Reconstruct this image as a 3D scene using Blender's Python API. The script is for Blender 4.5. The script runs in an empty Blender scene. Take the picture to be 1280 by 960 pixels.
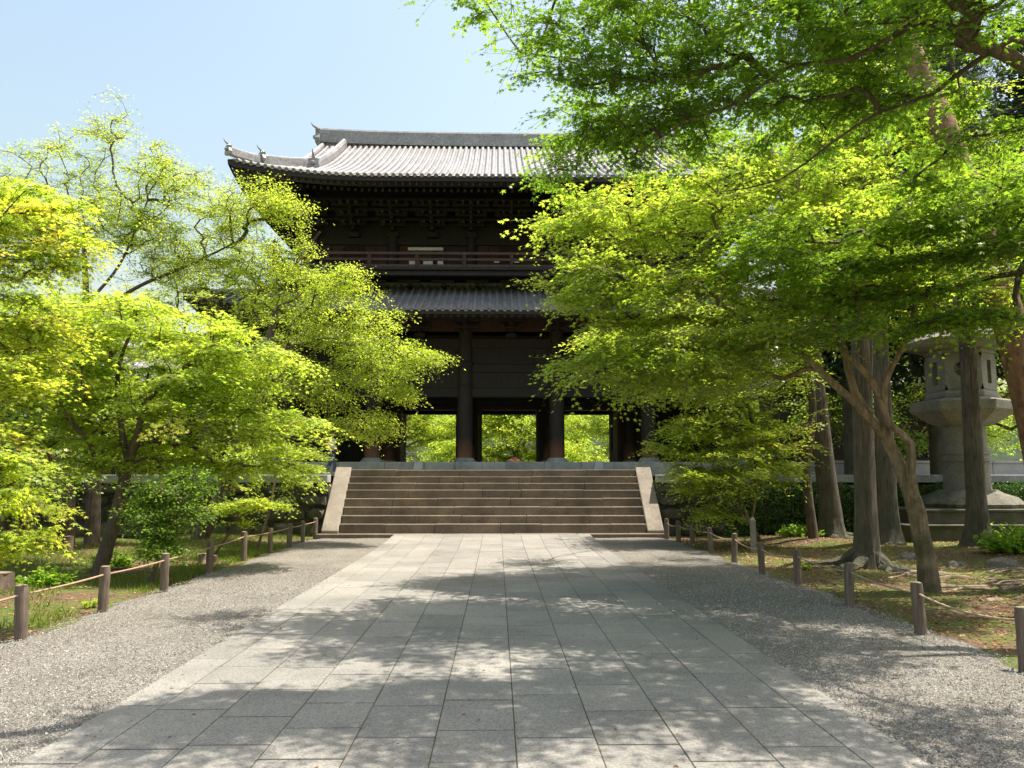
import bpy, math, random
import numpy as np
from mathutils import Vector, Matrix

R = math.radians
sc = bpy.context.scene
C = sc.collection
random.seed(7)
RNG = np.random.default_rng(11)

# ------------------------------------------------------------------ camera
EYE = 2.0
YAW, PITCH = R(1.03), R(6.57)
cam_data = bpy.data.cameras.new('camera')
cam_data.sensor_width = 36.0
cam_data.lens = 28.125
cam_data.clip_start = 0.05
cam_data.clip_end = 3000
cam = bpy.data.objects.new('camera', cam_data)
cam.location = (0, 0, EYE)
cam.rotation_euler = (math.pi / 2 + PITCH, 0, -YAW)
C.objects.link(cam)
sc.camera = cam

# ------------------------------------------------------------------ world, sun, exposure
SUN_EL, SUN_AZ = R(70), R(81)            # azimuth measured from +Y towards +X
w = bpy.data.worlds.new('World')
sc.world = w
w.use_nodes = True
nt = w.node_tree
nt.nodes.clear()
sky = nt.nodes.new('ShaderNodeTexSky')
sky.sky_type = 'NISHITA'
sky.sun_disc = False
sky.sun_elevation = SUN_EL
sky.sun_rotation = SUN_AZ
sky.air_density = 2.0
sky.dust_density = 4.2
sky.ozone_density = 0.0
bg = nt.nodes.new('ShaderNodeBackground')
bg.inputs['Strength'].default_value = 0.114
wo = nt.nodes.new('ShaderNodeOutputWorld')
nt.links.new(sky.outputs[0], bg.inputs[0])
nt.links.new(bg.outputs[0], wo.inputs[0])
sd = bpy.data.lights.new('sun', 'SUN')
sd.energy = 4.9
sd.angle = R(0.53)
sd.color = (1.0, 0.925, 0.80)
sun = bpy.data.objects.new('sun', sd)
S = Vector((math.cos(SUN_EL) * math.sin(SUN_AZ), math.cos(SUN_EL) * math.cos(SUN_AZ), math.sin(SUN_EL)))
sun.rotation_euler = S.to_track_quat('Z', 'Y').to_euler()
sun.location = S * 80
C.objects.link(sun)
sc.view_settings.view_transform = 'Standard'
sc.view_settings.look = 'None'
sc.view_settings.exposure = 1.0
sc.view_settings.gamma = 1.0
sc.view_settings.use_curve_mapping = False
sc.cycles.max_bounces = 8
sc.cycles.diffuse_bounces = 4
sc.cycles.transmission_bounces = 6
sc.cycles.glossy_bounces = 2
sc.cycles.use_denoising = True

# ------------------------------------------------------------------ survey helper: sight line -> point at distance Y
_f = np.array([math.sin(YAW) * math.cos(PITCH), math.cos(YAW) * math.cos(PITCH), math.sin(PITCH)])
_r = np.array([math.cos(YAW), -math.sin(YAW), 0])
_u = np.cross(_r, _f)


def at(px, py, Y):
    d = _f + (px - 640) / 1000 * _r - (py - 480) / 1000 * _u
    return np.array([0, 0, EYE]) + d * (Y / d[1])


# ------------------------------------------------------------------ materials
def mat(name):
    m = bpy.data.materials.new(name)
    m.use_nodes = True
    n = m.node_tree.nodes
    return m, n, m.node_tree.links, n['Principled BSDF']


def ramp(n, stops):
    r = n.new('ShaderNodeValToRGB')
    e = r.color_ramp.elements
    while len(e) < len(stops):
        e.new(0.5)
    for i, (p, c) in enumerate(stops):
        e[i].position = p
        e[i].color = (*c, 1)
    return r


def noise(n, l, co, scale, detail=4, rough=0.6, vec=None):
    t = n.new('ShaderNodeTexNoise')
    t.inputs['Scale'].default_value = scale
    t.inputs['Detail'].default_value = detail
    t.inputs['Roughness'].default_value = rough
    if vec:
        mp = n.new('ShaderNodeMapping')
        mp.inputs['Scale'].default_value = vec
        l.new(co, mp.inputs[0])
        co = mp.outputs[0]
    l.new(co, t.inputs['Vector'])
    return t.outputs['Fac']


def mixc(n, l, fac, a, b, mode='MIX'):
    m = n.new('ShaderNodeMix')
    m.data_type = 'RGBA'
    m.blend_type = mode
    for s, v in ((m.inputs[0], fac), (m.inputs[6], a), (m.inputs[7], b)):
        if isinstance(v, (int, float)):
            s.default_value = v
        elif isinstance(v, tuple):
            s.default_value = (*v, 1)
        else:
            l.new(v, s)
    return m.outputs[2]


def bump(n, l, h, strength, dist, bsdf, prev=None):
    b = n.new('ShaderNodeBump')
    b.inputs['Strength'].default_value = strength
    b.inputs['Distance'].default_value = dist
    l.new(h, b.inputs['Height'])
    if prev:
        l.new(prev, b.inputs['Normal'])
    l.new(b.outputs[0], bsdf.inputs['Normal'])
    return b.outputs[0]


def geo(n):
    return n.new('ShaderNodeNewGeometry').outputs['Position']


def rmap(n, l, v, a, b, c=0.0, d=1.0):
    m = n.new('ShaderNodeMapRange')
    l.new(v, m.inputs[0])
    for i, x in enumerate((a, b, c, d)):
        m.inputs[i + 1].default_value = x
    return m.outputs[0]


def stone_mat(name, c1, c2, scale=1.5, speck=60, rough=0.85, bmp=0.3, attr=False, dark=(0.05, 0.05, 0.045), stain=0.35, moss=None):
    m, n, l, b = mat(name)
    co = geo(n)
    big = noise(n, l, co, scale, 6, 0.65)
    sp = noise(n, l, co, speck, 2, 0.5)
    r = ramp(n, [(0.32, c1), (0.68, c2)])
    l.new(big, r.inputs[0])
    sr = ramp(n, [(0.36, (0.70, 0.70, 0.70)), (0.5, (1, 1, 1)), (0.66, (1.2, 1.2, 1.2))])
    l.new(sp, sr.inputs[0])
    col = mixc(n, l, 1.0, r.outputs[0], sr.outputs[0], 'MULTIPLY')
    st = noise(n, l, co, scale * 2.7, 8, 0.72)
    sf = rmap(n, l, st, 0.55, 0.75, 0, stain)
    col = mixc(n, l, sf, col, dark)
    if moss:
        ms = noise(n, l, co, scale * 1.6, 7, 0.7)
        mf = rmap(n, l, ms, 0.46, 0.6, 0, 0.85)
        col = mixc(n, l, mf, col, moss)
    if attr:
        a = n.new('ShaderNodeAttribute')
        a.attribute_name = 'shade'
        ar = ramp(n, [(0, (0.86, 0.86, 0.86)), (0.5, (0.97, 0.97, 0.96)), (1, (1.08, 1.07, 1.05))])
        l.new(a.outputs['Fac'], ar.inputs[0])
        col = mixc(n, l, 1.0, col, ar.outputs[0], 'MULTIPLY')
    l.new(col, b.inputs['Base Color'])
    b.inputs['Roughness'].default_value = rough
    h = mixc(n, l, 0.5, sp, st)
    bump(n, l, h, bmp, 0.02, b)
    return m


def wood_mat(name, c1, c2, wear=None, rough=0.75, scale=3.0, axis=(8, 8, 0.6), bmp=0.3):
    m, n, l, b = mat(name)
    co = geo(n)
    g = noise(n, l, co, scale, 6, 0.65, axis)
    r = ramp(n, [(0.3, c1), (0.7, c2)])
    l.new(g, r.inputs[0])
    col = r.outputs[0]
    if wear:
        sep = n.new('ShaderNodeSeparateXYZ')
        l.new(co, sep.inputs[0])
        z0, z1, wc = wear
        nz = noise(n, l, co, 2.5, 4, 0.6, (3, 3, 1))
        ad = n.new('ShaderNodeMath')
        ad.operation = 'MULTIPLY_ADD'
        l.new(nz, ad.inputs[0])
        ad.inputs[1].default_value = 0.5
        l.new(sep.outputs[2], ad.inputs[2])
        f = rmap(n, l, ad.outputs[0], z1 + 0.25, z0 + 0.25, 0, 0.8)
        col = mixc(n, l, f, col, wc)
    l.new(col, b.inputs['Base Color'])
    b.inputs['Roughness'].default_value = rough
    bump(n, l, g, bmp, 0.02, b)
    return m


def bark_mat(name, c1, c2, moss=None, mossz=(0, 3), vs=(14, 14, 1.6), bmp=0.8, dist=0.03):
    m, n, l, b = mat(name)
    tc = n.new('ShaderNodeTexCoord').outputs['Object']
    g = noise(n, l, tc, 1.0, 8, 0.7, vs)
    g2 = noise(n, l, tc, 1.7, 4, 0.6)
    r = ramp(n, [(0.33, c1), (0.62, c2)])
    l.new(g, r.inputs[0])
    r2 = ramp(n, [(0.35, (0.62, 0.62, 0.62)), (0.65, (1.25, 1.22, 1.2))])
    l.new(g2, r2.inputs[0])
    col = mixc(n, l, 1.0, r.outputs[0], r2.outputs[0], 'MULTIPLY')
    if moss:
        g3 = noise(n, l, tc, 2.4, 6, 0.7)
        sep = n.new('ShaderNodeSeparateXYZ')
        l.new(tc, sep.inputs[0])
        zf = rmap(n, l, sep.outputs[2], mossz[1], mossz[0], 0, 0.28)
        ad = n.new('ShaderNodeMath')
        l.new(g3, ad.inputs[0])
        l.new(zf, ad.inputs[1])
        f = rmap(n, l, ad.outputs[0], 0.6, 0.8, 0, 0.7)
        col = mixc(n, l, f, col, moss)
    l.new(col, b.inputs['Base Color'])
    b.inputs['Roughness'].default_value = 0.9
    bump(n, l, g, bmp, dist, b)
    return m


def leaf_mat(name, stops, tr=0.5, gloss=0.06, tstops=None):
    m = bpy.data.materials.new(name)
    m.use_nodes = True
    n, l = m.node_tree.nodes, m.node_tree.links
    n.clear()
    a = n.new('ShaderNodeAttribute')
    a.attribute_name = 'shade'
    r = ramp(n, stops)
    l.new(a.outputs['Fac'], r.inputs[0])
    r2 = ramp(n, tstops or [(p, (min(.8, c[0] * 1.4), min(.85, c[1] * 1.35), c[2] * 0.9)) for p, c in stops])
    l.new(a.outputs['Fac'], r2.inputs[0])
    d = n.new('ShaderNodeBsdfDiffuse')
    l.new(r.outputs[0], d.inputs[0])
    t = n.new('ShaderNodeBsdfTranslucent')
    l.new(r2.outputs[0], t.inputs[0])
    mx = n.new('ShaderNodeMixShader')
    mx.inputs[0].default_value = tr
    l.new(d.outputs[0], mx.inputs[1])
    l.new(t.outputs[0], mx.inputs[2])
    g = n.new('ShaderNodeBsdfGlossy')
    g.inputs['Roughness'].default_value = 0.42
    g.inputs['Color'].default_value = (1, 1, 1, 1)
    mg = n.new('ShaderNodeMixShader')
    mg.inputs[0].default_value = gloss * .35
    l.new(mx.outputs[0], mg.inputs[1])
    l.new(g.outputs[0], mg.inputs[2])
    o = n.new('ShaderNodeOutputMaterial')
    l.new(mg.outputs[0], o.inputs[0])
    return m


M = {}
M['path'] = stone_mat('granite_paving', (0.175, 0.167, 0.154), (0.265, 0.251, 0.23), 0.55, 55, 0.8, 0.25, attr=True, stain=0.5, dark=(0.09, 0.085, 0.075))
M['joint'] = stone_mat('joint_earth', (0.035, 0.028, 0.02), (0.11, 0.085, 0.055), 5, 90, 0.95)
M['step'] = stone_mat('weathered_step_stone', (0.11, 0.085, 0.066), (0.22, 0.17, 0.13), 1.2, 40, 0.85, 0.35, attr=True, stain=0.6, dark=(0.07, 0.055, 0.04))
M['balustrade'] = stone_mat('worn_balustrade_stone', (0.17, 0.145, 0.118), (0.28, 0.24, 0.195), 1.5, 45, 0.85, 0.4, stain=0.5, dark=(0.16, 0.13, 0.10))
M['kerb'] = stone_mat('grey_kerb_stone', (0.26, 0.275, 0.29), (0.45, 0.46, 0.47), 1.4, 40, 0.8, 0.3, attr=True, stain=0.75, dark=(0.07, 0.07, 0.07))
M['pale'] = stone_mat('pale_stone', (0.32, 0.33, 0.34), (0.46, 0.46, 0.46), 1.0, 40, 0.8, 0.2, attr=False, stain=0.2)
M['lantern'] = stone_mat('lantern_granite', (0.18, 0.168, 0.148), (0.31, 0.288, 0.25), 1.0, 30, 0.88, 0.5, stain=0.65, dark=(0.09, 0.085, 0.07))
M['mossy'] = stone_mat('mossy_granite', (0.09, 0.085, 0.07), (0.19, 0.175, 0.145), 1.6, 30, 0.92, 0.6, stain=0.8, dark=(0.02, 0.02, 0.016), moss=(0.05, 0.06, 0.02))
M['wallstone'] = stone_mat('mossy_wall_stone', (0.05, 0.046, 0.036), (0.13, 0.115, 0.088), 1.2, 30, 0.92, 0.8, attr=True, stain=0.6, dark=(0.02, 0.02, 0.016), moss=(0.05, 0.065, 0.02))
M['rock'] = stone_mat('dark_rock', (0.09, 0.08, 0.07), (0.2, 0.18, 0.15), 3, 30, 0.92, 0.8, stain=0.5)
M['wood'] = wood_mat('dark_temple_wood', (0.014, 0.0115, 0.011), (0.034, 0.027, 0.025))
M['wood_red'] = wood_mat('red_brown_temple_wood', (0.034, 0.015, 0.012), (0.075, 0.03, 0.022))
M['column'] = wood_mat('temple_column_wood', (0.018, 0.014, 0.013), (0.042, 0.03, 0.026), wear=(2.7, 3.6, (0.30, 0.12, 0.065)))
M['rail'] = wood_mat('railing_wood', (0.05, 0.024, 0.018), (0.11, 0.06, 0.045))
M['endgrain'] = wood_mat('pale_end_grain', (0.04, 0.03, 0.027), (0.09, 0.07, 0.062), axis=(5, 5, 5))
M['sky_gap'] = stone_mat('sky_gap_white', (0.74, 0.76, 0.78), (0.82, 0.83, 0.84), 1.0, 30, 0.9, 0.05, stain=0.08)  # white painted in for the bright sky of the upper openings
M['post'] = wood_mat('weathered_post_wood', (0.085, 0.062, 0.048), (0.22, 0.17, 0.13), rough=0.92, scale=1.5, axis=(16, 16, 1.4), bmp=0.8)
M['postin'] = wood_mat('post_end_grain', (0.14, 0.10, 0.07), (0.30, 0.235, 0.18), axis=(14, 14, 14), rough=0.95)
M['rope'] = wood_mat('straw_rope', (0.30, 0.21, 0.14), (0.50, 0.37, 0.26), axis=(40, 40, 40), rough=0.95)
M['bamboo'] = wood_mat('reddish_bamboo_rail', (0.28, 0.17, 0.12), (0.46, 0.31, 0.22), axis=(6, 6, 6), rough=0.6)
M['bark_maple'] = bark_mat('maple_bark', (0.055, 0.04, 0.03), (0.15, 0.11, 0.085))
M['bark_light'] = bark_mat('pale_maple_bark', (0.13, 0.095, 0.06), (0.32, 0.24, 0.155), moss=(0.035, 0.042, 0.012), mossz=(0.2, 3.2))
M['bark_cedar'] = bark_mat('cedar_bark', (0.042, 0.032, 0.026), (0.2, 0.158, 0.128), moss=(0.10, 0.11, 0.07), mossz=(0, 5), vs=(26, 26, 1.5), bmp=1.0, dist=0.09)
M['bark_red'] = bark_mat('red_pine_bark', (0.11, 0.06, 0.04), (0.30, 0.17, 0.115), vs=(9, 9, 5), bmp=1.0, dist=0.04)
M['root'] = bark_mat('bare_root_bark', (0.15, 0.11, 0.08), (0.36, 0.28, 0.20), vs=(5, 5, 5), bmp=0.8)
LS = {
 'leaf_fresh': [(0, (0.23, 0.35, 0.045)), (0.45, (0.36, 0.48, 0.06)), (0.9, (0.46, 0.55, 0.075)), (1, (0.50, 0.50, 0.06))],
 'leaf_yellow': [(0, (0.24, 0.38, 0.035)), (0.55, (0.42, 0.52, 0.06)), (0.97, (0.56, 0.54, 0.07)), (1, (0.5, 0.38, 0.06))],
 'leaf_green': [(0, (0.12, 0.23, 0.03)), (0.5, (0.21, 0.36, 0.035)), (1, (0.36, 0.49, 0.05))],
 'leaf_pale': [(0, (0.28, 0.40, 0.045)), (0.6, (0.45, 0.56, 0.07)), (1, (0.55, 0.62, 0.09))],
 'leaf_dark': [(0, (0.03, 0.075, 0.02)), (0.6, (0.06, 0.13, 0.03)), (1, (0.13, 0.22, 0.04))],
 'needle': [(0, (0.015, 0.035, 0.016)), (0.7, (0.03, 0.06, 0.025)), (1, (0.06, 0.09, 0.03))],
 'grass': [(0, (0.07, 0.13, 0.02)), (0.6, (0.16, 0.24, 0.035)), (1, (0.3, 0.3, 0.07))],
 'litter': [(0, (0.13, 0.06, 0.03)), (0.6, (0.30, 0.155, 0.075)), (1, (0.45, 0.30, 0.17))],
}
for k, v in LS.items():
    M[k] = leaf_mat(k + '_foliage', v, {'leaf_dark': 0.3, 'needle': 0.15, 'litter': 0.2, 'leaf_green': 0.62}.get(k, 0.68))


def tile_mat():
    m, n, l, b = mat('silver_roof_tile')
    co = geo(n)
    g = noise(n, l, co, 1.3, 6, 0.7)
    g2 = noise(n, l, co, 9, 3, 0.6)
    r = ramp(n, [(0.3, (0.18, 0.176, 0.178)), (0.7, (0.33, 0.32, 0.32))])
    l.new(g, r.inputs[0])
    r2 = ramp(n, [(0.35, (0.7, 0.7, 0.7)), (0.65, (1.2, 1.2, 1.2))])
    l.new(g2, r2.inputs[0])
    col = mixc(n, l, 1.0, r.outputs[0], r2.outputs[0], 'MULTIPLY')
    wv = n.new('ShaderNodeTexWave')
    wv.bands_direction = 'Y'
    wv.wave_profile = 'SAW'
    wv.inputs['Scale'].default_value = 1.0 / 0.3 / 3.18 * 1.6
    l.new(co, wv.inputs['Vector'])
    wr = ramp(n, [(0.0, (0.35, 0.35, 0.35)), (0.14, (1, 1, 1))])
    l.new(wv.outputs['Fac'], wr.inputs[0])
    col = mixc(n, l, 0.6, col, wr.outputs[0], 'MULTIPLY')
    l.new(col, b.inputs['Base Color'])
    b.inputs['Roughness'].default_value = 0.42
    b.inputs['Specular IOR Level'].default_value = 0.7
    bump(n, l, wv.outputs['Fac'], 0.4, 0.02, b)
    return m


M['tile'] = tile_mat()


def gravel_mat():
    m, n, l, b = mat('crushed_gravel')
    co = geo(n)
    v = n.new('ShaderNodeTexVoronoi')
    v.inputs['Scale'].default_value = 58
    l.new(co, v.inputs['Vector'])
    hsv = n.new('ShaderNodeSeparateColor')
    l.new(v.outputs['Color'], hsv.inputs[0])
    r = ramp(n, [(0.0, (0.13, 0.122, 0.112)), (0.35, (0.215, 0.203, 0.188)), (0.75, (0.30, 0.285, 0.262)), (1.0, (0.45, 0.43, 0.40))])
    l.new(hsv.outputs[0], r.inputs[0])
    ed = ramp(n, [(0.25, (1, 1, 1)), (0.62, (0.55, 0.53, 0.50))])
    l.new(v.outputs['Distance'], ed.inputs[0])
    col = mixc(n, l, 0.85, r.outputs[0], ed.outputs[0], 'MULTIPLY')
    g = noise(n, l, co, 0.9, 5, 0.6)
    r3 = ramp(n, [(0.35, (0.86, 0.84, 0.80)), (0.65, (1.1, 1.08, 1.06))])
    l.new(g, r3.inputs[0])
    col = mixc(n, l, 1.0, col, r3.outputs[0], 'MULTIPLY')
    l.new(col, b.inputs['Base Color'])
    b.inputs['Roughness'].default_value = 0.9
    inv = n.new('ShaderNodeMath')
    inv.operation = 'SUBTRACT'
    inv.inputs[0].default_value = 1
    l.new(v.outputs['Distance'], inv.inputs[1])
    bump(n, l, inv.outputs[0], 1.0, 0.018, b)
    return m


M['gravel'] = gravel_mat()


def ground_mat():
    m, n, l, b = mat('mossy_earth')
    co = geo(n)
    a = noise(n, l, co, 0.55, 7, 0.7)
    c = noise(n, l, co, 1.9, 8, 0.72)
    d = noise(n, l, co, 28, 4, 0.7)
    earth = ramp(n, [(0.3, (0.055, 0.033, 0.02)), (0.55, (0.14, 0.085, 0.05)), (0.75, (0.25, 0.165, 0.10))])
    l.new(d, earth.inputs[0])
    moss = ramp(n, [(0.3, (0.04, 0.06, 0.01)), (0.55, (0.10, 0.13, 0.018)), (0.75, (0.20, 0.22, 0.03))])
    l.new(d, moss.inputs[0])
    mm = n.new('ShaderNodeMath')
    mm.operation = 'ADD'
    l.new(a, mm.inputs[0])
    l.new(c, mm.inputs[1])
    f = rmap(n, l, mm.outputs[0], 0.90, 1.06)
    col = mixc(n, l, f, earth.outputs[0], moss.outputs[0])
    l.new(col, b.inputs['Base Color'])
    b.inputs['Roughness'].default_value = 0.95
    bump(n, l, d, 0.8, 0.05, b)
    return m


M['ground'] = ground_mat()
M['terrace'] = stone_mat('pale_sand', (0.36, 0.33, 0.27), (0.46, 0.42, 0.35), 1.0, 50, 0.95)
mh, n_, l_, b_ = mat('wooded_hill')
g_ = noise(n_, l_, geo(n_), 0.12, 8, 0.75)
r_ = ramp(n_, [(0.35, (0.01, 0.02, 0.008)), (0.55, (0.03, 0.05, 0.015)), (0.7, (0.06, 0.085, 0.025))])
l_.new(g_, r_.inputs[0])
l_.new(r_.outputs[0], b_.inputs['Base Color'])
b_.inputs['Roughness'].default_value = 1.0
bump(n_, l_, g_, 1.0, 3.0, b_)
M['hill'] = mh


def flat_mat(name, c, rough=0.7):
    m, n, l, b = mat(name)
    g = noise(n, l, geo(n), 6, 3)
    r = ramp(n, [(0.3, tuple(x * 0.85 for x in c)), (0.7, tuple(min(1, x * 1.1) for x in c))])
    l.new(g, r.inputs[0])
    l.new(r.outputs[0], b.inputs['Base Color'])
    b.inputs['Roughness'].default_value = rough
    return m


M['skin'] = flat_mat('skin', (0.55, 0.36, 0.27))
M['shirt'] = flat_mat('white_shirt', (0.72, 0.72, 0.72))
M['jeans'] = flat_mat('blue_trousers', (0.05, 0.07, 0.16))
M['hair'] = flat_mat('dark_hair', (0.02, 0.016, 0.013))
M['redbag'] = flat_mat('red_bag', (0.5, 0.03, 0.03))
M['bronze'] = flat_mat('rusty_bronze', (0.20, 0.07, 0.04), 0.6)


# ------------------------------------------------------------------ object helpers
def tag(o, label=None, cat=None, group=None, kind=None):
    if label: o['label'] = label
    if cat: o['category'] = cat
    if group: o['group'] = group
    if kind: o['kind'] = kind
    return o


def root(name, loc, label, cat, group=None):
    o = bpy.data.objects.new(name, None)
    o.location = loc
    o.empty_display_size = 0.3
    C.objects.link(o)
    return tag(o, label, cat, group)


def wloc(p):
    v = Vector((0, 0, 0))
    while p is not None:
        v += p.location
        p = p.parent
    return v


def link(name, me, m, parent=None):
    me.name = name
    o = bpy.data.objects.new(name, me)
    if m is not None:
        me.materials.append(m)
    if parent is not None:
        o.parent = parent
    C.objects.link(o)
    return o


class MB:
    def __init__(s):
        s.v, s.f, s.sh = [], [], []

    def add(s, vs, fs, shade=None):
        o = len(s.v)
        s.v += [tuple(map(float, p)) for p in vs]
        s.f += [tuple(i + o for i in f) for f in fs]
        sd_ = random.random() if shade is None else shade
        s.sh += [sd_] * len(fs)
        return s

    def box(s, x0, x1, y0, y1, z0, z1):
        return s.add([(x0, y0, z0), (x1, y0, z0), (x1, y1, z0), (x0, y1, z0), (x0, y0, z1), (x1, y0, z1), (x1, y1, z1), (x0, y1, z1)],
                     [(0, 3, 2, 1), (4, 5, 6, 7), (0, 1, 5, 4), (1, 2, 6, 5), (2, 3, 7, 6), (3, 0, 4, 7)])

    def hexa(s, p):
        return s.add(p, [(0, 3, 2, 1), (4, 5, 6, 7), (0, 1, 5, 4), (1, 2, 6, 5), (2, 3, 7, 6), (3, 0, 4, 7)])

    def bar(s, p0, p1, w_, h_):
        a, b = Vector(p0), Vector(p1)
        d = (b - a).normalized()
        side = d.cross(Vector((0, 0, 1)))
        if side.length < 1e-3:
            side = Vector((1, 0, 0))
        side.normalize()
        up = side.cross(d)
        q = []
        for c in (a, b):
            for sx, sz in ((-1, -1), (1, -1), (1, 1), (-1, 1)):
                q.append(c + side * sx * w_ / 2 + up * sz * h_ / 2)
        return s.add(q, [(0, 1, 2, 3), (7, 6, 5, 4), (0, 4, 5, 1), (1, 5, 6, 2), (2, 6, 7, 3), (3, 7, 4, 0)])

    def lathe(s, cx, cy, prof, n=24, rot=0.0, caps=True):
        vs, fs = [], []
        for r_2, z in prof:
            for i in range(n):
                a = rot + 2 * math.pi * i / n
                vs.append((cx + r_2 * math.cos(a), cy + r_2 * math.sin(a), z))
        for k in range(len(prof) - 1):
            for i in range(n):
                j = (i + 1) % n
                fs.append((k * n + i, k * n + j, (k + 1) * n + j, (k + 1) * n + i))
        if caps:
            fs.append(tuple(range(n - 1, -1, -1)))
            fs.append(tuple((len(prof) - 1) * n + i for i in range(n)))
        return s.add(vs, fs)

    def path(s, pts, rad, n=8, flute=0.0, seed=0, caps=True):
        pts = np.array(pts, float)
        vs, fs = [], []
        N = len(pts)
        rr = random.Random(seed)
        ph = [rr.random() * 6.28 for _ in range(4)]
        ref = None
        for k in range(N):
            t = pts[min(k + 1, N - 1)] - pts[max(k - 1, 0)]
            t = t / (np.linalg.norm(t) + 1e-9)
            if ref is None:
                ref = np.array([1.0, 0, 0]) if abs(t[0]) < 0.8 else np.array([0, 1.0, 0])
            a = ref - t * ref.dot(t)
            a /= np.linalg.norm(a) + 1e-9
            ref = a
            b = np.cross(t, a)
            fl = flute[k] if hasattr(flute, '__len__') else flute
            for i in range(n):
                th = 2 * math.pi * i / n
                r2 = rad[k] * (1 + fl * (0.5 * math.sin(3 * th + ph[0]) + 0.35 * math.sin(5 * th + ph[1]) + 0.3 * math.sin(8 * th + ph[2])))
                vs.append(pts[k] + r2 * (math.cos(th) * a + math.sin(th) * b))
        for k in range(N - 1):
            for i in range(n):
                j = (i + 1) % n
                fs.append((k * n + i, k * n + j, (k + 1) * n + j, (k + 1) * n + i))
        if caps:
            fs.append(tuple(range(n - 1, -1, -1)))
            fs.append(tuple((N - 1) * n + i for i in range(n)))
        return s.add(vs, fs)

    def build(s, name, m, parent=None, smooth=False, bevel=0.0, seg=1, origin=None):
        off = wloc(parent) if parent is not None else Vector(origin or (0, 0, 0))
        me = bpy.data.meshes.new(name)
        vs = (np.array(s.v) - np.array(off)[None, :]).tolist()
        me.from_pydata(vs, [], s.f)
        at_ = me.attributes.new('shade', 'FLOAT', 'FACE')
        at_.data.foreach_set('value', np.array(s.sh, dtype=np.float32))
        if smooth:
            me.shade_smooth()
            try:
                me.set_sharp_from_angle(angle=R(40))
            except Exception:
                pass
        me.update()
        o = link(name, me, m, parent)
        if parent is None and origin is not None:
            o.location = origin
        if bevel:
            b = o.modifiers.new('bevel', 'BEVEL')
            b.width = bevel
            b.segments = seg
            b.limit_method = 'ANGLE'
            b.angle_limit = R(40)
        return o


def mesh_np(name, verts, nper, nf, m, parent=None, shade=None, origin=(0, 0, 0)):
    """verts (nf*nper,3): nf separate n-gons"""
    off = np.array(wloc(parent)) if parent is not None else np.array(origin)
    verts = verts - off[None, :]
    me = bpy.data.meshes.new(name)
    me.vertices.add(len(verts))
    me.vertices.foreach_set('co', verts.astype(np.float32).ravel())
    me.loops.add(nf * nper)
    me.loops.foreach_set('vertex_index', np.arange(nf * nper, dtype=np.int32))
    me.polygons.add(nf)
    me.polygons.foreach_set('loop_start', (np.arange(nf) * nper).astype(np.int32))
    try:
        me.polygons.foreach_set('loop_total', np.full(nf, nper, dtype=np.int32))
    except Exception:
        pass
    if shade is not None:
        a = me.attributes.new('shade', 'FLOAT', 'FACE')
        a.data.foreach_set('value', shade.astype(np.float32))
    me.update(calc_edges=True)
    me.validate()
    o = link(name, me, m, parent)
    if parent is None:
        o.location = origin
    return o


# leaf outlines, in local x (along), y (across), z (normal)
def _maple():
    L = [(0, 0.0), (-118, 0.5), (-82, 0.3), (-52, 0.86), (-24, 0.38), (0, 1.0), (24, 0.38), (52, 0.86), (82, 0.3), (118, 0.5)]
    out = []
    for i, (a, r) in enumerate(L):
        z = -0.16 * r * r if r > 0.45 else 0.0
        out.append((r * math.cos(R(a)) + 0.12, r * math.sin(R(a)), z))
    out[0] = (-0.05, 0, 0)
    return np.array(out)


LEAF = {
 'maple': _maple(),
 'tri': np.array([(-0.1, 0, 0), (0.25, -0.75, -0.1), (0.3, -0.25, 0), (1.0, 0, -0.12), (0.3, 0.25, 0), (0.25, 0.75, -0.1)]),
 'oval': np.array([(-0.1, 0, 0), (0.35, -0.34, 0.03), (1.0, 0, -0.12), (0.35, 0.34, 0.03)]),
 'needle': np.array([(0, -0.05, 0), (1.0, 0, 0.0), (0, 0.05, 0)]),
 'tuft': np.array([(0, -0.1, 0), (0.9, -0.25, 0), (1.0, 0.0, 0), (0.8, 0.3, 0.1), (0, 0.1, 0)]),
 'blade': np.array([(0, -0.06, 0), (1.0, 0, 0.0), (0, 0.06, 0)]),
}


def norm(a):
    return a / (np.linalg.norm(a, axis=-1, keepdims=True) + 1e-9)


def leaves_mesh(name, pos, tang, nrm, size, kind, m, parent, shade):
    T = LEAF[kind]
    x = norm(tang)
    z = norm(nrm - x * np.sum(nrm * x, -1, keepdims=True))
    y = np.cross(z, x)
    V = (pos[:, None, :] + size[:, None, None] * (T[None, :, 0, None] * x[:, None, :] + T[None, :, 1, None] * y[:, None, :] + T[None, :, 2, None] * z[:, None, :]))
    return mesh_np(name, V.reshape(-1, 3), len(T), len(pos), m, parent, shade)


def edges_mesh(name, P0, P1, r0, r1, m, parent, n=5):
    d = norm(P1 - P0)
    ref = np.where(np.abs(d[:, 2:3]) < 0.9, np.array([[0, 0, 1.0]]), np.array([[1.0, 0, 0]]))
    a = norm(np.cross(d, ref))
    b = np.cross(d, a)
    th = 2 * np.pi * np.arange(n) / n
    ring = np.cos(th)[None, :, None] * a[:, None, :] + np.sin(th)[None, :, None] * b[:, None, :]
    L = np.linalg.norm(P1 - P0, axis=1, keepdims=True)
    A = (P0 - d * np.minimum(r0[:, None], L) * 0.4)[:, None, :] + r0[:, None, None] * ring
    B = (P1 + d * np.minimum(r1[:, None], L) * 0.4)[:, None, :] + r1[:, None, None] * ring
    q = np.stack([A, np.roll(A, -1, 1), np.roll(B, -1, 1), B], 2)  # E,n,4,3
    return mesh_np(name, q.reshape(-1, 3), 4, len(P0) * n, m, parent, None)


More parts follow.
